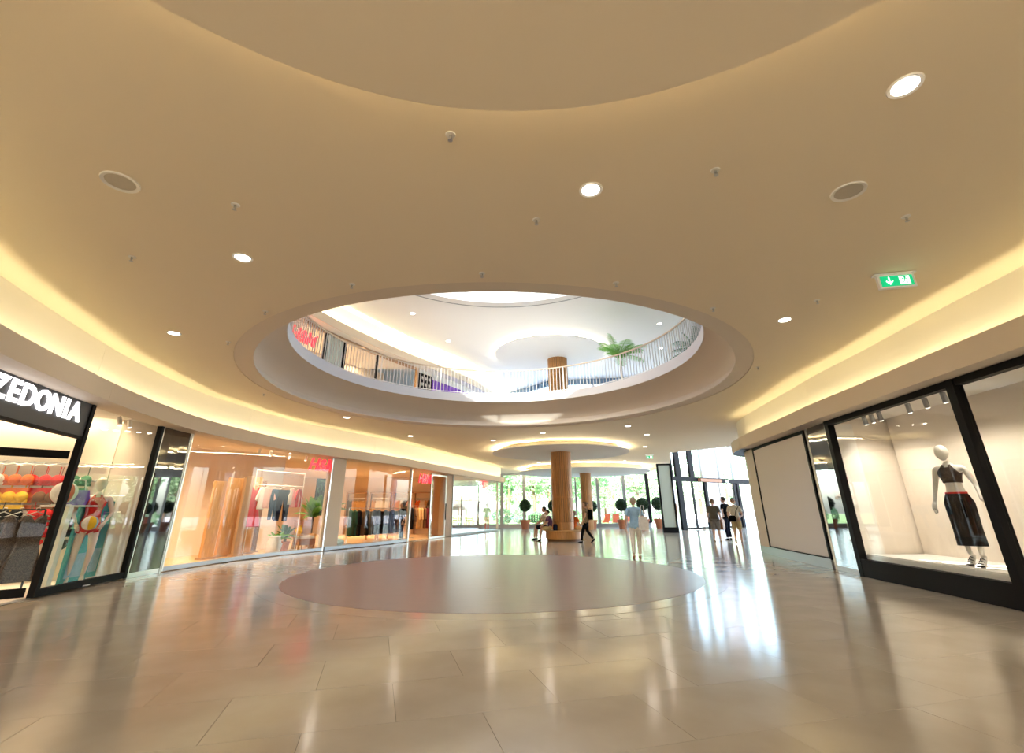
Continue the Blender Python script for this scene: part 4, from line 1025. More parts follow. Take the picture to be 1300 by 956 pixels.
# timber boards leaning in the same window
for i, (x0, y0_, off, wd, hh, ry, m_) in enumerate([(262, 702, 1.1, .38, 2.25, .0, 'oak'), (283, 700, 1.3, .5, 2.4, .03, 'oak'), (300, 698, 1.0, .28, 2.45, -.02, 'tan'), (309, 696, 1.35, .5, 2.5, .02, 'oak'), (318, 696, 1.7, .35, 2.4, 0, 'c_brown')]):
    p = behind(x0, y0_, off); t = thing('timber_board', f'tall upright orange timber board in the wide window, {ORD[i]} from the mirror panel', 'board', (p.x, p.y, .03), az, 'timber boards in the wide window')
    MB().box((0, 0, hh / 2), (wd, .12, hh)).build('board', M[m_], t); MB().box((0, 0, .03), (wd + .1, .25, .06)).build('foot', M['tan'], t)
# plants, wicker chair, white basket, picture
p = behind(392, 693, 1.75); palm((p.x, p.y, .03), 'leafy palm behind the white rail in the wide window', 19, 1.0, (.22, .45), seed=21, m='palm', pm='oak', trunk=.75)
p = behind(412, 688, 1.6); palm((p.x, p.y, .03), 'tall dark fern palm in front of the picture in the wide window', 20, 1.0, (.22, .4), seed=23, m='fern', pm='oak', trunk=1.0)
p = behind(350, 699, .8); palm((p.x, p.y, .03), 'low green plant under the denim trousers in the window', 12, .55, (.18, .3), seed=25, m='palm', pm='white', trunk=.1)
p = behind(360, 695, 1.4); palm((p.x, p.y, .03), 'low bushy fern under the navy trousers in the window', 14, .6, (.2, .3), seed=27, m='fern', pm='terra', trunk=.15)
p = behind(346, 701, .5); t = thing('white_basket', 'white woven basket at the foot of the white rail', 'basket', (p.x, p.y, .03))
MB().lathe([(0, 0), (.2, 0), (.26, .25), (.18, .5), (.2, .55), (.18, .56), (.15, .5), (.23, .25), (.17, .03), (0, .03)], 20).build('basket_body', M['c_white'], t, smooth='auto')
p = behind(385, 696, .9); t = thing('wicker_chair', 'brown wicker armchair with a white cushion in the wide window', 'chair', (p.x, p.y, .03), az - .4)
se = MB().box((0, 0, .28), (.6, .55, .22)).build('seat', M['leather'], t); MB().box((0, .3, .62), (.6, .1, .8), 0, 0, -.15).build('backrest', M['leather'], t); MB().box((0, 0, .43), (.52, .48, .1)).build('cushion', M['c_white'], se)
for x in (-.28, .28):
    MB().box((x, 0, .52), (.07, .5, .06)).build('armrest', M['oak'], t)
    for y in (-.22, .22): MB().box((x, y, .14), (.05, .05, .28)).build('leg', M['oak'], t)
p = behind(376, 697, 1.2); t = thing('plant_stool', 'small oak stool with a clay vase near the wicker chair', 'stool', (p.x, p.y, .03))
MB().lathe([(0, .5), (.2, .5), (.2, .54), (0, .54)], 20).build('seat', M['oak'], t)
for k in range(3): MB().beam((.15 * math.cos(k * 2.1), .15 * math.sin(k * 2.1), .5), (.2 * math.cos(k * 2.1), .2 * math.sin(k * 2.1), 0), .03, .03).build('leg', M['oak'], t)
t2 = thing('clay_vase', 'clay vase standing on the small oak stool', 'vase', (p.x, p.y, .57)); MB().lathe([(0, 0), (.09, 0), (.14, .12), (.07, .26), (.09, .3), (.07, .3), (.05, .26), (.1, .12), (.05, .03), (0, .03)], 20).build('vase_body', M['c_yellow'], t2, smooth='auto')
p = behind(414, 642, 2.1); t = thing('plant_picture', 'large picture of dark green foliage on the display wall', 'picture', (p.x, p.y, 1.95), az - .35)
MB().box((0, 0, 0), (1.1, .05, 1.5)).build('board', M['dark'], t); l = MB(); random.seed(3); leaves(l, 260, lambda: (random.uniform(-.5, .5), -.035, random.uniform(-.7, .7)), .09); l.build('leaf_print', M['fern'], t)
p = behind(424, 692, .9); t = thing('floor_cushion', 'teal floor cushion near the beige pier in the wide window', 'cushion', (p.x, p.y, .03)); MB().ball((0, 0, .17), (.38, .38, .17), 20, 10).build('cushion_body', mat('c_mint', (.40, .55, .50), .9), t, smooth=True)
MB().ball((0, 0, .34), (.03, .03, .012), 8, 6).build('button', M['c_white'], t)

# long dark rail inside the fashion shop
A = behind(443, 648, 1.5); B = behind(513, 646, 1.5); A.z = B.z = 1.5
rail(A, B, 'long low clothes rail of dark clothes inside the fashion shop', None); D = B - A; az2 = math.atan2(D.y, D.x)
nm = [('coat', 'c_green', 'dark green coat'), ('coat', 'c_green', 'dark green jacket'), ('coat', 'c_black', 'black coat'), ('trousers', 'c_brown', 'brown trousers'), ('dress', 'c_black', 'black dress'), ('trousers', 'c_grey', 'dark grey trousers'), ('coat', 'c_navy', 'navy coat'), ('coat', 'c_black', 'black jacket'), ('trousers', 'c_black', 'black trousers'), ('coat', 'c_navy', 'navy jacket'), ('trousers', 'c_denim', 'dark denim trousers'), ('coat', 'c_black', 'long black coat'), ('trousers', 'c_navy', 'navy trousers'), ('coat', 'c_midgrey', 'grey coat'), ('trousers', 'c_denim', 'denim trousers')]
for i, (kd, m_, lab) in enumerate(nm):
    p = A + D * ((i + .5) / len(nm)); garment(kd, m_, (p.x, p.y, 1.44), az2 + .9, f'{lab} on the long dark rail, {ORD[i]} from the pier', 1.05, 'clothes on the long dark rail', .1)
A = behind(522, 644, 1.3); B = behind(548, 647, 1.3); A.z = B.z = 1.62
rail(A, B, 'short clothes rail of tan and brown coats inside the shop doorway', None); D = B - A; az3 = math.atan2(D.y, D.x)
for i, (kd, m_, lab) in enumerate([('coat', 'c_black', 'black coat'), ('shirt', 'c_brown', 'dark brown shirt'), ('coat', 'c_tan', 'tan coat'), ('coat', 'c_tan', 'camel coat'), ('coat', 'c_brown', 'brown coat'), ('dress', 'c_maroon', 'dark red dress'), ('coat', 'c_khaki', 'khaki coat')]):
    p = A + D * ((i + .5) / 7); garment(kd, m_, (p.x, p.y, 1.56), az3 + .7, f'{lab} on the doorway rail, {ORD[i]} from the window', 1.05, 'coats on the doorway rail', .1)
# wall bays at the back of the fashion shop
for i, x in enumerate((-9.9, -8.4, -6.9, -5.6)):
    t = thing('wall_bay', f'lit wall bay with hanging clothes in the fashion shop, {ORD[i]} from the left', 'shelf unit', (x, 30.75, .03), 0, 'wall bays of the fashion shop')
    for s in (-.62, .62): MB().box((s, 0, 1.2), (.06, .3, 2.4)).build('side_panel', M['tan'], t)
    MB().box((0, 0, 2.43), (1.3, .3, .06)).build('top_panel', M['tan'], t); MB().box((0, .08, .5), (1.2, .25, .05)).build('shelf', M['tan'], t)
    MB().tube([(-.6, 0, 2.1), (.6, 0, 2.1)], .015, 6).build('bar', M['steel'], t)
    for k in range(4):
        kd, m_ = random.choice([('shirt', 'c_white'), ('top', 'c_orange'), ('dress', 'c_tan'), ('shirt', 'c_rose'), ('coat', 'c_grey'), ('top', 'c_cream')])
        garment(kd, m_, (x - .42 + k * .28, 30.74, 2.05), .25, f'{kd} in the {ORD[i]} back wall bay, {ORD[k]} from the left', .9, 'clothes in the back wall bays')
# table of folded clothes inside
p = behind(478, 683, 2.6); t = thing('display_table', 'low oak display table behind the long dark rail', 'table', (p.x, p.y, .03), az2)
MB().box((0, 0, .55), (1.2, .7, .06)).build('table_top', M['oak'], t)
for x in (-.52, .52):
    for y in (-.28, .28): MB().box((x, y, .26), (.06, .06, .52)).build('leg', M['oak'], t)
for i, m_ in enumerate(('c_orange', 'c_white', 'c_brown')):
    q = Vector((p.x, p.y, .61 + .06)) + Vector((math.cos(az2), math.sin(az2), 0)) * (-.38 + .38 * i); t = thing('folded_stack', f'folded {["orange", "white", "brown"][i]} garment on the oak display table', 'garment', (q.x, q.y, .615), az2)
    MB().box((0, 0, .05), (.3, .35, .1)).build('folded_cloth', M[m_], t); MB().box((0, -.177, .05), (.28, .004, .01)).build('fold_line', M['c_cream'], t)

# lingerie shop wall: three rows of hung sets
random.seed(8)
def bra_mesh(m):
    mb = MB()
    for s in (-1, 1):
        mb.lathe([(.095, 0), (.088, .03), (.06, .06), (.025, .078), (0, .082)], 14, (0, 0, 0)); n = len(mb.v)
    k = len(mb.v) // 2
    mb.v = [((x - .085, -z, y) if i < k else (x + .085, -z, y)) for i, (x, y, z) in enumerate(mb.v)]
    mb.box((0, 0, -.075), (.36, .02, .05)); mb.beam((-.1, 0, .08), (-.1, 0, .24), .018, .008); mb.beam((.1, 0, .08), (.1, 0, .24), .018, .008)
    return mb.mesh('cups', M[m], 'auto')
def brief_mesh(m): return MB().plate([(-.15, -.14), (-.16, -.19), (-.05, -.31), (.05, -.31), (.16, -.19), (.15, -.14)], -.012, .012).mesh('briefs', M[m])
wa, wb = Vector((-12.9, 8.9, 0)), Vector((-9.25, 10.85, 0)); wd_ = (wb - wa).normalized(); waz = math.atan2(wd_.y, wd_.x); wn = Vector((wd_.y, -wd_.x, 0))
hr = MB().tube([(-.14, 0, .25), (0, 0, .29), (.14, 0, .25)], .006, 5).tube([(0, 0, .29), (0, .1, .33)], .005, 5).mesh('hook', M['steel'])
bm_cache = {}
rows = [(2.02, ['c_rose', 'c_white', 'c_rose', 'c_white', 'c_orange', 'c_orange', 'c_red', 'c_red', 'c_maroon', 'c_green']),
        (1.68, ['c_pink', 'c_white', 'c_rose', 'c_white', 'c_yellow', 'c_yellow', 'c_orange', 'c_brown', 'c_brown', 'c_green']),
        (1.34, ['c_rose', 'c_pink', 'c_white', 'c_rose', 'c_cream', 'c_black', 'c_white', 'c_red', 'c_brown', 'c_purple']),
        (1.0, ['c_rose', 'c_white', 'c_rose', 'c_pink', 'c_black', 'c_grey', 'c_black', 'c_red', 'c_white', 'c_black'])]
cn = dict(c_rose='dusty pink', c_white='white', c_pink='pink', c_maroon='dark red', c_orange='orange', c_red='red', c_brown='brown', c_green='dark green', c_yellow='yellow', c_black='black', c_cream='cream', c_grey='grey', c_purple='purple')
for r_, (z, ms) in enumerate(rows):
    p0 = wa + wd_ * 1.6 + wn * .06
    t = thing('wall_rack', f'steel wall rack of lingerie, {["top", "second", "third", "lowest"][r_]} row', 'rack', (p0.x, p0.y, z + .35), waz, 'lingerie wall racks'); MB().box((1.25, -.0, 0), (2.5, .03, .05)).build('back_bar', M['steel'], t)
    for k in range(8): MB().tube([(.05 + k * .32, 0, 0), (.1 + k * .42, -.3, .02)], .008, 5).build('prong', M['steel'], t)
    for i, m_ in enumerate(ms):
        p = wa + wd_ * (1.65 + i * .235) + wn * (.2 + .1 * (i % 2))
        if m_ not in bm_cache: bm_cache[m_] = (bra_mesh(m_), brief_mesh(m_))
        t = thing('lingerie_set', f'{cn[m_]} lingerie set on the {["top", "second", "third", "lowest"][r_]} wall rack, {ORD[len(ms) - 1 - i]} from the open glass door', 'lingerie', (p.x, p.y, z), waz + random.uniform(-.2, .2), 'lingerie on the wall racks')
        t.scale = (1.15,) * 3
        link('bra', bm_cache[m_][0], t); link('briefs', bm_cache[m_][1], t); link('hook', hr, t)
# wash of light along the top of that wall
q = (wa + wd_ * 2.6 + wn * .3); o = area('wall_washer', (q.x, q.y, 3.38), (2.8, .08), 17, (1, .84, .56), (0, 0, -1)); o.rotation_euler = aim(Vector((0, 0, -1)) - wn * .5, wd_).to_euler()
# rail of black sequinned pieces just inside the doorway
A = Vector((-9.75, 8.6, 1.42)); B = Vector((-8.95, 9.35, 1.42)); rail(A, B, 'low rail of black sequinned pieces inside the lingerie doorway', None, 'dark'); D = B - A
for i in range(5):
    p = A + D * ((i + .5) / 5); garment('dress', 'c_sequin', (p.x, p.y, 1.36), math.atan2(D.y, D.x) + .35, f'black sequinned dress on the low rail inside the doorway, {ORD[i]} from the left', 1.12, 'black sequinned dresses', .1)
# teal banners and beach things in the lingerie window
for i, (x0, x1, y0_, y1_, off, m_) in enumerate([(72, 104, 742, 655, .35, 'c_teal'), (99, 116, 738, 642, .55, 'c_teal')]):
    a_ = behind(x0, y0_, off, y0=6); b_ = behind(x1, y0_, off + .05, y0=6); hgt = 1.42 + .1 * i; d_ = b_ - a_; L2 = max(.5, Vector((d_.x, d_.y)).length)
    t = thing('display_banner', ['teal display banner nearest the open glass door', 'teal display banner beside the mannequin in red'][i], 'banner', (a_.x, a_.y, .03), math.atan2(d_.y, d_.x))
    MB().box((L2 / 2, 0, hgt / 2 + .05), (L2, .05, hgt)).build('board', M[m_], t); MB().box((L2 / 2, 0, .025), (L2, .22, .05)).build('foot', M['whiteplastic'], t)
    MB().box((L2 / 2, -.028, hgt * .25), (L2 * .8, .006, hgt * .3)).build('pale_print', M['c_blue'], t); MB().box((L2 * .3, -.028, hgt * .72), (L2 * .3, .006, hgt * .35)).build('violet_print', M['c_violet'], t)
def bag(loc, m, lab, s, rz=0, nm='beach_bag'):
    t = thing(nm, lab, 'bag', loc, rz); t.scale = (s, s, s)
    MB().lathe([(0, 0), (.2, 0), (.24, .12), (.2, .3), (.18, .3), (.2, .12), (0, .03)], 18, sx=1.1, sy=.6).build('bag_body', M[m], t, smooth='auto')
    MB().tube([(-.15, 0, .3), (-.1, 0, .5), (.1, 0, .5), (.15, 0, .3)], .012, 6).build('handle', M['c_white'], t)
p = behind(88, 655, .42, y0=6); bag((p.x, p.y, 1.50), 'c_violet', 'violet beach bag on top of the teal banner in the lingerie window', .95, 1.2)
st = thing('display_stand', 'slim white display stand behind the teal banners', 'stand', (p.x - .05, p.y + .0, .03)); MB().box((0, 0, .72), (.1, .1, 1.44)).build('post', M['whiteplastic'], st); MB().box((0, 0, 1.455), (.75, .4, .03), 1.2).build('shelf', M['whiteplastic'], st)
p = behind(73, 652, .3, y0=6); t = thing('beach_ball', 'red and white beach ball beside the violet bag in the lingerie window', 'ball', (p.x, p.y, 1.515 + .2)); 
for k in range(6): MB().lathe([(.2 * math.sin(PI * i / 10), -.2 * math.cos(PI * i / 10)) for i in range(11)], 4, arc=(k * PI / 3, (k + 1) * PI / 3)).build('gore', M['c_red' if k % 2 else 'c_white'], t, smooth=True)
st = thing('display_stand', 'slim white display stand under the beach ball', 'stand', (p.x, p.y, .03)); MB().box((0, 0, .72), (.08, .08, 1.44)).build('post', M['whiteplastic'], st); MB().lathe([(0, 1.44), (.14, 1.44), (.16, 1.48), (0, 1.46)], 20).build('cup', M['whiteplastic'], st)
p = behind(130, 716, .9, y0=6); t = thing('price_card', 'small black price card on the floor of the lingerie window', 'card', (p.x, p.y, .35), 1.3); MB().box((0, 0, 0), (.16, .01, .16)).build('card', M['dark'], t); MB().box((0, .03, -.16), (.03, .03, .32)).build('card_stand', M['steel'], t); MB().box((0, -.006, .0), (.08, .003, .05)).build('print', M['c_cream'], t)
# crystal-like pale grass sheaves in the nearer right display window
random.seed(13)
def sheaf(loc, lab, n, h):
    t = thing('pampas_sheaf', lab, 'dried grass', loc, 0, 'pale grass sheaves of the right display')
    MB().lathe([(0, 0), (.16, 0), (.19, .4), (.15, .55), (.13, .55), (.15, .4), (0, .05)], 20).build('vase', M['whiteplastic'], t, smooth='auto')
    mb = MB()
    for _ in range(n):
        a_ = random.uniform(0, 6.28); e = random.uniform(.08, .6); L2 = h * random.uniform(.7, 1.1)
        mb.tube([(0, 0, .5), (math.cos(a_) * e * L2 * .4, math.sin(a_) * e * L2 * .4, .5 + L2 * .55), (math.cos(a_) * e * L2, math.sin(a_) * e * L2, .5 + L2 * .95)], [.006, .012, .002], 4)
    mb.build('stems', M['c_cream'], t)
sheaf((7.95, 6.2, .42), 'pale dried grass sheaf in a white vase behind the thick black post', 44, .85)
sheaf((7.75, 4.7, .42), 'pale dried grass sheaf in a white vase nearer the frame edge', 44, .9)
# ------------------------------------------------------------------ people and mannequins
BASE = dict(pelvis=(0, .01, .53), spine=(0, .005, .63), chest=(0, .0, .745), neck=(0, .012, .83), throat=(0, .0, .868),
            shL=(.1, .012, .805), shR=(-.1, .012, .805), elL=(.135, .025, .635), elR=(-.135, .025, .635), wrL=(.14, -.03, .495), wrR=(-.14, -.03, .495),
            hipL=(.052, .01, .50), hipR=(-.052, .01, .50), knL=(.055, -.005, .285), knR=(-.055, -.005, .285), anL=(.056, .02, .048), anR=(-.056, .02, .048), head=(0, -.008, .935))
RAD = dict(pelvis=(.082, .062), spine=(.068, .05), chest=(.082, .056), neck=(.036, .036), throat=(.03, .03), shL=(.034, .036), shR=(.034, .036), elL=(.022, .022), elR=(.022, .022), wrL=(.0145, .0145), wrR=(.0145, .0145),
           hipL=(.056, .056), hipR=(.056, .056), knL=(.033, .033), knR=(.033, .033), anL=(.02, .02), anR=(.02, .02))
EDG = [('pelvis', 'spine'), ('spine', 'chest'), ('chest', 'neck'), ('neck', 'throat'), ('chest', 'shL'), ('chest', 'shR'), ('shL', 'elL'), ('elL', 'wrL'), ('shR', 'elR'), ('elR', 'wrR'),
       ('pelvis', 'hipL'), ('pelvis', 'hipR'), ('hipL', 'knL'), ('knL', 'anL'), ('hipR', 'knR'), ('knR', 'anR')]
def seg_t(p, a, b):
    d = b - a; t = max(0, min(1, (p - a).dot(d) / d.length_squared)); return t, (p - a - d * t).length
def figure(name, label, cat, loc, rz, H, pose, clothes, hair=None, hairstyle='short', skin='skin', face=True, head_turn=0, foot_dir=None, build=1.0, shoes=None, group=None, long=None):
    """one continuous skinned body with head, hands and feet; clothes are closed shells over it"""
    J = {k: Vector(v) for k, v in BASE.items()}; J.update({k: Vector(v) for k, v in pose.items() if k in J})
    t = thing(name, label, cat, loc, rz, group)
    names = list(RAD); idx = {n: i for i, n in enumerate(names)}
    me = bpy.data.meshes.new('tmp'); me.from_pydata([J[n] * H for n in names], [(idx[a], idx[b]) for a, b in EDG], [])
    o = bpy.data.objects.new('tmp', me); COL.objects.link(o)
    md = o.modifiers.new('skin', 'SKIN'); 
    for n in names:
        v = me.skin_vertices[0].data[idx[n]]; v.radius = (RAD[n][0] * H * build, RAD[n][1] * H * build); v.use_root = n == 'pelvis'
    o.modifiers.new('sub', 'SUBSURF').levels = 2
    bpy.context.view_layer.update()
    body = bpy.data.meshes.new_from_object(o.evaluated_get(bpy.context.evaluated_depsgraph_get())); bpy.data.objects.remove(o)
    vs = [v.co.copy() for v in body.vertices]; fs = [tuple(p.vertices) for p in body.polygons]; vn = [v.normal.copy() for v in body.vertices]
    segs = [(a, b, J[a] * H, J[b] * H) for a, b in EDG]
    def bone(p):
        best = min(((seg_t(p, A, B)[1] / (max(.016, min(RAD[a][0], RAD[b][0])) * H), a, b, seg_t(p, A, B)[0]) for a, b, A, B in segs)); return best[1], best[2], best[3]
    mb = MB(); mb.add(vs, fs)
    # head with nose, ears, chin
    hc = J['head'] * H; R = Matrix.Rotation(head_turn, 3, 'Z')
    hb = MB().ball((0, 0, 0), (1, 1, 1), 20, 14)
    hv = []
    for x, y, z in hb.v:
        wx = .05 * (1 - .22 * max(0, -z)); wy = .062; wz = .07
        q = Vector((x * wx, y * wy, z * wz))
        if z < -.2 and y < 0: q.y -= .006 * -z
        if z < -.3 and y > .1: q.y -= .022 * (-z) * y
        hv.append(hc + R @ (q * H))
    mb.add(hv, hb.f)
    if face:
        for c, r in (((0, -.066, -.008), (.008, .012, .014)), ((.051, .004, -.004), (.006, .012, .017)), ((-.051, .004, -.004), (.006, .012, .017))):
            eb = MB().ball((0, 0, 0), (1, 1, 1), 10, 8); mb.add([hc + R @ (Vector((c[0] + x * r[0], c[1] + y * r[1], c[2] + z * r[2])) * H) for x, y, z in eb.v], eb.f)
        for s in (-1, 1):
            eb = MB().ball((0, 0, 0), (1, 1, 1), 10, 8); mb.add([hc + R @ (Vector((s * .019 + x * .009, -.054 + y * .006, .006 + z * .005)) * H) for x, y, z in eb.v], eb.f, 1)
        eb = MB().ball((0, 0, 0), (1, 1, 1), 10, 8); mb.add([hc + R @ (Vector((x * .018, -.056 + y * .008, -.034 + z * .005)) * H) for x, y, z in eb.v], eb.f, 2)
    # hands: palm, four fingers and a thumb
    for s, wr, el in ((1, 'wrL', 'elL'), (-1, 'wrR', 'elR')):
        w_ = J[wr] * H; d = (J[wr] - J[el]).normalized(); d = Vector(pose.get('hand' + wr[2], d)).normalized(); side_ = d.cross(Vector((1, 0, 0))); side_ = side_.normalized() if side_.length > .2 else Vector((0, -1, 0)); nn = d.cross(side_).normalized()
        mb.tube([w_ - d * .01 * H, w_ + d * .02 * H, w_ + d * .05 * H, w_ + d * .058 * H], [.013 * H, .018 * H, .02 * H, .012 * H], 8)
        for k, L3 in enumerate((.036, .042, .04, .03)):
            b_ = w_ + d * .052 * H + side_ * (-.0165 + k * .011) * H; cu = nn * (.012 if s > 0 else -.012) * H
            mb.tube([b_, b_ + d * L3 * .5 * H, b_ + d * L3 * H + cu], [.0058 * H, .0055 * H, .004 * H], 6)
        b_ = w_ + d * .022 * H - side_ * .015 * H; mb.tube([b_, b_ + (d * .7 - side_) * .022 * H, b_ + (d * 1.2 - side_) * .036 * H], [.007 * H, .0065 * H, .005 * H], 6)
    # feet
    fp = []
    for s, an in (('L', 'anL'), ('R', 'anR')):
        a_ = J[an] * H; d = Vector((foot_dir or {}).get(s, (0, -1, -.12))).normalized(); dn = Vector((0, 0, -1)); dn = (dn - d * dn.dot(d)).normalized()
        path_ = [a_ - d * .03 * H + dn * .02 * H, a_ + dn * .024 * H + d * .01 * H, a_ + d * .05 * H + dn * .032 * H, a_ + d * .085 * H + dn * .038 * H, a_ + d * .108 * H + dn * .04 * H]
        rr = [.014 * H, .021 * H, .019 * H, .016 * H, .007 * H]; mb.tube(path_, rr, 10); fp.append((path_, rr))
    bo = mb.build('body', [M[skin], M['eye'], M['lip']], t, smooth=True)
    # clothes
    fb = [bone(sum((vs[i] for i in f), Vector()) / len(f)) for f in fs]
    fc = [sum((vs[i] for i in f), Vector()) / len(f) / H for f in fs]
    for nm, m_, rule, off in clothes:
        sel = [f for f, b_, c in zip(fs, fb, fc) if rule(b_[0], b_[1], b_[2], c)]
        if not sel: continue
        ids = sorted({i for f in sel for i in f}); mp = {i: k for k, i in enumerate(ids)}
        cm = MB(); cm.add([vs[i] + vn[i] * off * H for i in ids], [tuple(mp[i] for i in f) for f in sel])
        ec = {}
        for f in sel:
            for a_, b_ in zip(f, f[1:] + f[:1]): ec.setdefault(frozenset((a_, b_)), []).append((a_, b_))
        n0 = len(cm.v); rim_i = sorted({i for e_, l_ in ec.items() if len(l_) == 1 for i in e_}); rm = {i: n0 + k for k, i in enumerate(rim_i)}
        cm.add([vs[i] for i in rim_i], [])
        for e_, l_ in ec.items():
            if len(l_) == 1: a_, b_ = l_[0]; cm.f.append((mp[b_], mp[a_], rm[a_], rm[b_])); cm.m.append(0)
        cm.build(nm, M[m_], t, smooth=True)
    for (path_, rr) in fp:
        if shoes: MB().tube([p + Vector((0, 0, -.002)) for p in path_], [r * 1.18 for r in rr], 10).build('shoe', M[shoes], t, smooth=True)
    if hair:
        hb = MB().ball((0, 0, 0), (1, 1, 1), 24, 16); hm = MB(); keep = []
        for f in hb.f:
            c = sum((Vector(hb.v[i]) for i in f), Vector()) / len(f)
            lim = -.25 if hairstyle == 'short' else -.75
            if (c.y > -.35 and c.z > lim and not (c.y < .0 and c.z < .15)) or c.z > .5: keep.append(f)
        hm.add([hc + R @ (Vector((x * .058, y * .07 + .002, z * .078 + .004)) * H) for x, y, z in hb.v], keep)
        if hairstyle == 'long':
            hm.tube([hc + R @ (Vector((0, .04, .02)) * H), hc + R @ (Vector((0, .055, -.06)) * H), hc + R @ (Vector((0, .05, -.15)) * H)], [.05 * H, .045 * H, .02 * H], 12)
        if hairstyle == 'bun': hm.ball(hc + R @ (Vector((0, .07, .035)) * H), .028 * H, 12, 8)
        me_ = hm.mesh('hair', M[hair], True); hobj = link('hair', me_, t)
    return t, J
ARM = lambda a, b: (a[:2] == 'sh' and b[:2] == 'el')
FORE = lambda a, b: (a[:2] == 'el')
LEGU = lambda a, b: (a[:3] == 'hip')
LEGL = lambda a, b: (a[:2] == 'kn')
TOR = lambda a, b: a in ('pelvis', 'spine', 'chest') and b in ('spine', 'chest', 'neck', 'shL', 'shR')
def tee(sl=.6, low=.5, top=.83): return lambda a, b, t, c: ((a == 'chest' and b in ('shL', 'shR')) or (TOR(a, b) and c.z < top) or (ARM(a, b) and t < sl) or (b in ('hipL', 'hipR') and a == 'pelvis' and c.z > low)) and c.z > low - .02 if True else False
def trousers(to=.93): return lambda a, b, t, c: (a == 'pelvis' and b in ('hipL', 'hipR')) or LEGU(a, b) or (LEGL(a, b) and t < to) or (a == 'pelvis' and b == 'spine' and t < .5)
def shorts(to=.85): return lambda a, b, t, c: (a == 'pelvis' and b in ('hipL', 'hipR')) or (LEGU(a, b) and t < to) or (a == 'pelvis' and b == 'spine' and t < .5)

def shoulder_bag(loc, rz, m, lab, s=1.0, strap=.6, nm='shoulder_bag', cat='bag', w=.34, h=.38, d=.1):
    t = thing(nm, lab, cat, loc, rz); t.scale = (s, s, s)
    mb = MB(); k = [(-w / 2, 0), (-w / 2 * 1.05, h * .5), (-w / 2 * .9, h), (w / 2 * .9, h), (w / 2 * 1.05, h * .5), (w / 2, 0)]
    mb.plate(k, -d / 2, d / 2).build('bag_body', M[m], t)
    for y in (-d * .3, d * .3): MB().tube([(-w * .3, y, h), (-w * .12, y * .3, h + strap), (w * .12, y * .3, h + strap), (w * .3, y, h)], .009, 6).build('strap', M[m], t)
    return t

# man in light blue walking away from the viewer
figure('person', 'man in a light blue tee and off-white trousers walking away', 'person', (3.72, 15.1, 0), PI - .15, 1.70,
    dict(hipL=(.05, .01, .5), anL=(.07, .10, .06), knL=(.06, .02, .29), anR=(-.05, -.07, .045), knR=(-.055, -.05, .285), elL=(.15, .03, .64), wrL=(.16, -.05, .52), elR=(-.145, .04, .64), wrR=(-.15, -.02, .5)),
    [('tee_shirt', 'c_blue', tee(.7, .5), .014), ('trousers', 'c_cream', trousers(.9), .01)], 'hair_grey', foot_dir=dict(L=(.2, -1, -.5), R=(0, -1, -.1)), shoes='leather')
shoulder_bag((3.95, 14.97, .78), PI + .2, 'c_white', 'white tote bag hanging from the shoulder of the man in light blue', 1.0, .32, w=.3, d=.06)
# woman striding left past the bench
figure('person', 'woman in a patterned top and black trousers striding left past the round bench', 'person', (3.27, 22.15, 0), -PI / 2 - .1, 1.70,
    dict(anL=(.05, -.14, .045), knL=(.055, -.1, .29), anR=(-.05, .17, .09), knR=(-.055, .02, .29), elL=(.13, -.02, .64), wrL=(.12, -.09, .52), elR=(-.13, .07, .64), wrR=(-.13, .04, .5)),
    [('patterned_top', 'c_pattern', tee(.5, .48), .016), ('trousers', 'c_black', trousers(.93), .01)], 'hair_brown', 'bun', foot_dir=dict(R=(0, -1, -.7)), shoes='c_black')
shoulder_bag((3.48, 22.1, .95), -PI / 2, 'c_black', 'black backpack on the woman striding past the bench', 1.0, .05, 'backpack', 'bag', .3, .42, .16)
# woman facing the viewer
figure('person', 'woman in sunglasses, cream tee and khaki shorts walking towards the viewer', 'person', (9.17, 20.3, 0), -.42, 1.78,
    dict(anL=(.06, -.10, .05), knL=(.06, -.09, .285), anR=(-.06, .15, .12), knR=(-.055, -.02, .29), elR=(-.15, .02, .64), wrR=(-.12, -.06, .53), elL=(.16, .03, .64), wrL=(.09, -.12, .57)),
    [('tee_shirt', 'c_cream', tee(.65, .5), .016), ('shorts', 'c_khaki', shorts(.8), .016)], 'hair_dark', foot_dir=dict(R=(0, -1, -.8)), shoes='leather')
t = thing('sunglasses', 'dark sunglasses on the face of the woman in khaki shorts', 'sunglasses', (9.17, 20.3, 1.674), -.42)
for s in (-1, 1): MB().ball((s * .036, -.128, 0), (.03, .008, .022), 12, 8).build('lens', M['dark'], t); MB().beam((s * .065, -.125, .005), (s * .098, .01, .005), .006, .006).build('temple', M['dark'], t)
t = shoulder_bag((8.97, 20.12, .88), -.42, 'c_black', 'black crossbody bag at the hip of the woman in khaki shorts', 1.0, .0, 'crossbody_bag', 'bag', .26, .22, .1)
MB().tube([(.1, .06, .2), (.17, -.03, .42), (.28, -.04, .58), (.32, .06, .62)], .012, 6).build('long_strap', M['c_black'], t)
# woman in grey seen from behind
figure('person', 'person in a dark grey tee and grey shorts seen from behind near the entrance', 'person', (9.08, 22.2, 0), PI - .55, 1.78,
    dict(anL=(.06, .05, .05), anR=(-.06, -.06, .048), knR=(-.057, -.04, .285), elL=(.145, .0, .64), wrL=(.16, -.07, .53), elR=(-.14, .03, .64), wrR=(-.15, -.02, .5)),
    [('tee_shirt', 'c_grey', tee(.75, .48), .02), ('shorts', 'c_midgrey', shorts(.98), .02)], 'hair_brown', build=1.1, shoes='c_tan')
shoulder_bag((9.42, 22.25, .5), .9, 'leather', 'brown tote bag carried by the person in grey shorts', 1.0, .12, 'tote_bag', 'bag', .34, .42, .12)
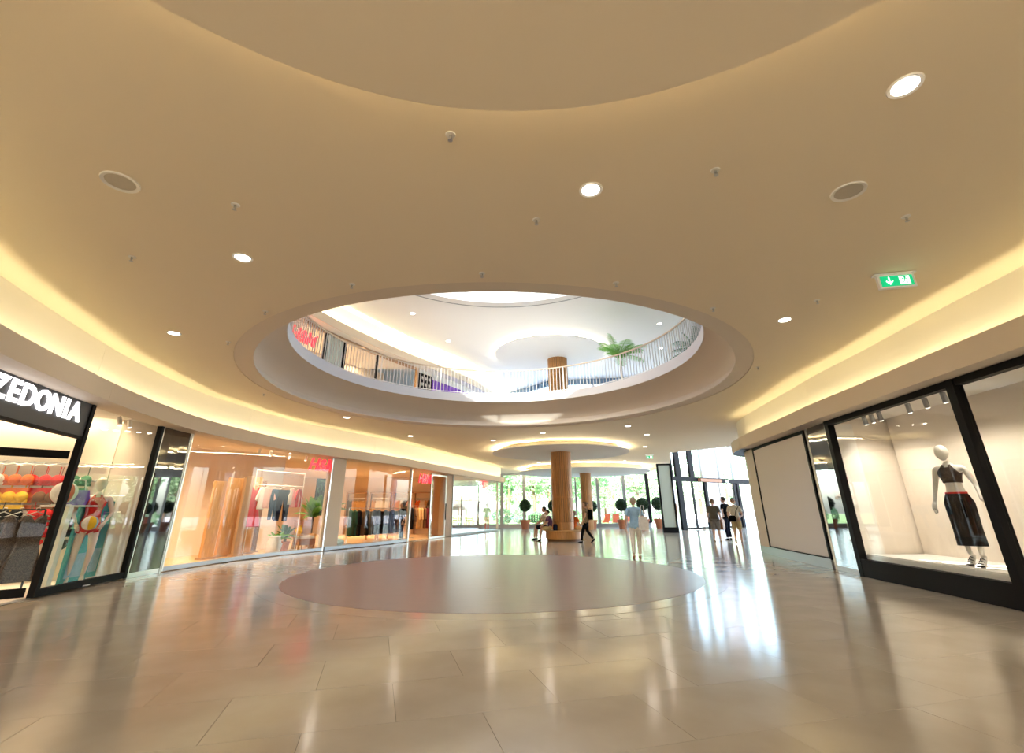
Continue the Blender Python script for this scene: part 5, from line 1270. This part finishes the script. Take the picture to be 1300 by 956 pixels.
# man in black, hand on hip
figure('person', 'person in a black tee, hands on hips, behind the woman in khaki shorts', 'person', (10.12, 23.4, 0), PI + .6, 1.9,
    dict(elL=(.2, .05, .66), wrL=(.11, .02, .55), handL=(-.4, -.5, -.3), elR=(-.2, .06, .66), wrR=(-.1, .03, .55), handR=(.4, -.5, -.3)),
    [('tee_shirt', 'c_black', tee(.6, .5), .016), ('trousers', 'c_navy', trousers(.9), .012)], 'hair_dark', shoes='c_black')
# seated people
SIT = dict(pelvis=(0, .02, .335), spine=(0, .03, .43), chest=(0, .0, .545), neck=(0, -.02, .63), throat=(0, -.035, .665), head=(0, -.05, .735), shL=(.1, -.01, .605), shR=(-.1, -.01, .605),
           hipL=(.055, -.01, .332), hipR=(-.055, -.01, .332), knL=(.06, -.23, .315), knR=(-.065, -.23, .315), anL=(.05, -.28, .05), anR=(-.06, -.25, .05),
           elL=(.12, -.09, .465), wrL=(.06, -.2, .395), elR=(-.12, -.09, .465), wrR=(-.06, -.2, .395))
sit_tee = lambda a, b, t, c: ((a == 'chest' and b in ('shL', 'shR')) or (TOR(a, b) and c.z < .64) or (ARM(a, b) and t < .6))
figure('person', 'seated person in a purple tee leaning forward on the left of the round bench', 'person', (1.72, 23.45, 0), -PI / 2 + .1, 1.7, SIT,
    [('tee_shirt', 'c_purple', sit_tee, .016), ('shorts', 'c_khaki', shorts(.9), .016)], 'hair_dark', shoes='c_black')
SIT2 = dict(SIT); SIT2.update(neck=(0, .01, .645), throat=(0, .0, .68), head=(0, -.01, .75), chest=(0, .01, .555))
figure('person', 'seated dark haired boy in a pale shirt on the far left of the round bench', 'person', (1.55, 24.25, 0), -PI / 2 - .35, 1.85, SIT2,
    [('tee_shirt', 'c_cream', sit_tee, .016), ('shorts', 'c_navy', shorts(.9), .016)], 'hair_dark', shoes='c_black')
figure('person', 'seated person in an orange top on the bench right of the slatted pillar', 'person', (3.0, 24.1, 0), PI * .68, 1.6, SIT2,
    [('tee_shirt', 'c_orange', sit_tee, .018), ('shorts', 'c_tan', shorts(.9), .016)], 'hair_brown', 'long', shoes='c_tan')
shoulder_bag((1.98, 23.25, .47), .8, 'c_navy', 'dark bag lying on the bench behind the person in purple', .7, .03, 'day_bag')
# shopper inside the fashion shop
p = behind(508, 687, .75)
figure('person', 'dark haired person in dark clothes standing inside the fashion shop window', 'person', (p.x, p.y, .03), -.9, 1.72,
    dict(anL=(.07, .02, .048)), [('long_top', 'c_black', tee(1.0, .46), .022), ('trousers', 'c_navy', trousers(.93), .012)], 'hair_dark', 'bun', shoes='c_black')
# mannequins
def mannequin(label, loc, rz, H, pose, clothes, skin, fd, shoes=None, hair=None):
    return figure('mannequin', label, 'mannequin', loc, rz, H, pose, clothes, hair, skin=skin, face=False, foot_dir=fd, shoes=shoes, build=.88)
HEEL = dict(L=(0, -1, -.85), R=(0, -1, -.85))
st = thing('display_plinth', 'round white base under the mannequin in the red swimsuit', 'base', (-8.52, 9.95, .03)); MB().lathe([(0, 0), (.25, 0), (.25, .02), (0, .03)], 28).build('plate', M['whiteplastic'], st); MB().tube([(.0, .1, .02), (0, .1, .35)], .01, 6).build('rod', M['steel'], st)
swim = lambda a, b, t, c: (a in ('pelvis', 'spine') and b in ('spine', 'chest')) or (a == 'pelvis' and b in ('hipL', 'hipR') and c.z > .475) or (a == 'chest' and b == 'neck' and t < .45) or (a == 'chest' and b in ('shL', 'shR') and t < .62)
mannequin('beige mannequin in a red swimsuit in the lingerie window', (-8.5, 9.9, .06), .75, 1.98, dict(anL=(.05, -.03, .075), knL=(.06, -.05, .295), anR=(-.06, .05, .075), elL=(.15, .02, .65), wrL=(.1, -.11, .56), elR=(-.15, .03, .65), wrR=(-.11, -.1, .55)),
    [('swimsuit', 'c_red', swim, .006)], 'plastic', HEEL)
t = thing('small_beach_ball', 'small pale beach ball held at the waist of the mannequin in red', 'ball', (-8.30, 9.66, 1.17)); 
for k in range(6): MB().lathe([(.13 * math.sin(PI * i / 10), -.13 * math.cos(PI * i / 10)) for i in range(11)], 4, arc=(k * PI / 3, (k + 1) * PI / 3)).build('gore', M[('c_blue', 'c_white', 'c_yellow')[k % 3]], t, smooth=True)
crop = lambda a, b, t, c: ((a == 'spine' and b == 'chest' and t > .35) or (a == 'chest' and b == 'neck' and t < .3) or (a == 'chest' and b in ('shL', 'shR') and t < .6 and c.z < .79))
mt, J = mannequin('white mannequin in a black crop top and long black skirt in the right display window', (7.62, 8.32, .46), -1.15, 1.93, dict(head=(0, -.03, .935), anL=(.06, -.05, .075), anR=(-.055, .05, .075), elL=(.15, .02, .65), wrL=(.19, -.07, .53), handL=(.5, -.6, -.1), elR=(-.15, .03, .65), wrR=(-.16, -.05, .5)),
    [('crop_top', 'c_sequin', crop, .008)], 'whiteplastic', HEEL)
Hm = 1.93
MB().lathe([(.148, 1.12), (.175, 1.06), (.205, .98), (.205, .86), (.195, .55), (.20, .30), (.19, .30), (.185, .56), (.19, .98), (.14, 1.12)], 28, close=True, sx=1.0, sy=.82).build('long_skirt', M['c_black'], mt, smooth='auto')
MB().lathe([(.149, 1.115), (.152, 1.13), (.148, 1.145), (.142, 1.13)], 28, close=True, sx=1, sy=.82).build('waistband', M['c_red'], mt, smooth='auto')
for s, y in ((.06, -.05), (-.055, .05)):
    b = MB(); x = s * Hm; yy_ = y * Hm
    for k in range(3): b.tube([(x - .035, yy_ - .02 - k * .05, .1 - k * .03), (x, yy_ - .05 - k * .05, .13 - k * .035), (x + .035, yy_ - .02 - k * .05, .1 - k * .03)], .007, 5)
    b.tube([(x, yy_ + .05, .1), (x, yy_ + .04, .0)], [.012, .007], 6); b.box((x, yy_ - .14, .008), (.07, .1, .016)); b.build('strappy_sandal', M['c_black'], mt)
# mannequin in orange in the corner window
p = behind(618, 677, .6); mannequin('mannequin in an orange and brown outfit in the corner window', (p.x, p.y, .03), .5, 1.8, dict(elL=(.16, .02, .65), wrL=(.12, -.1, .6)),
    [('patterned_top', 'c_pattern', tee(.7, .5), .014), ('trousers', 'c_orange', trousers(.93), .014)], 'plastic', None, 'leather', 'hair_brown')
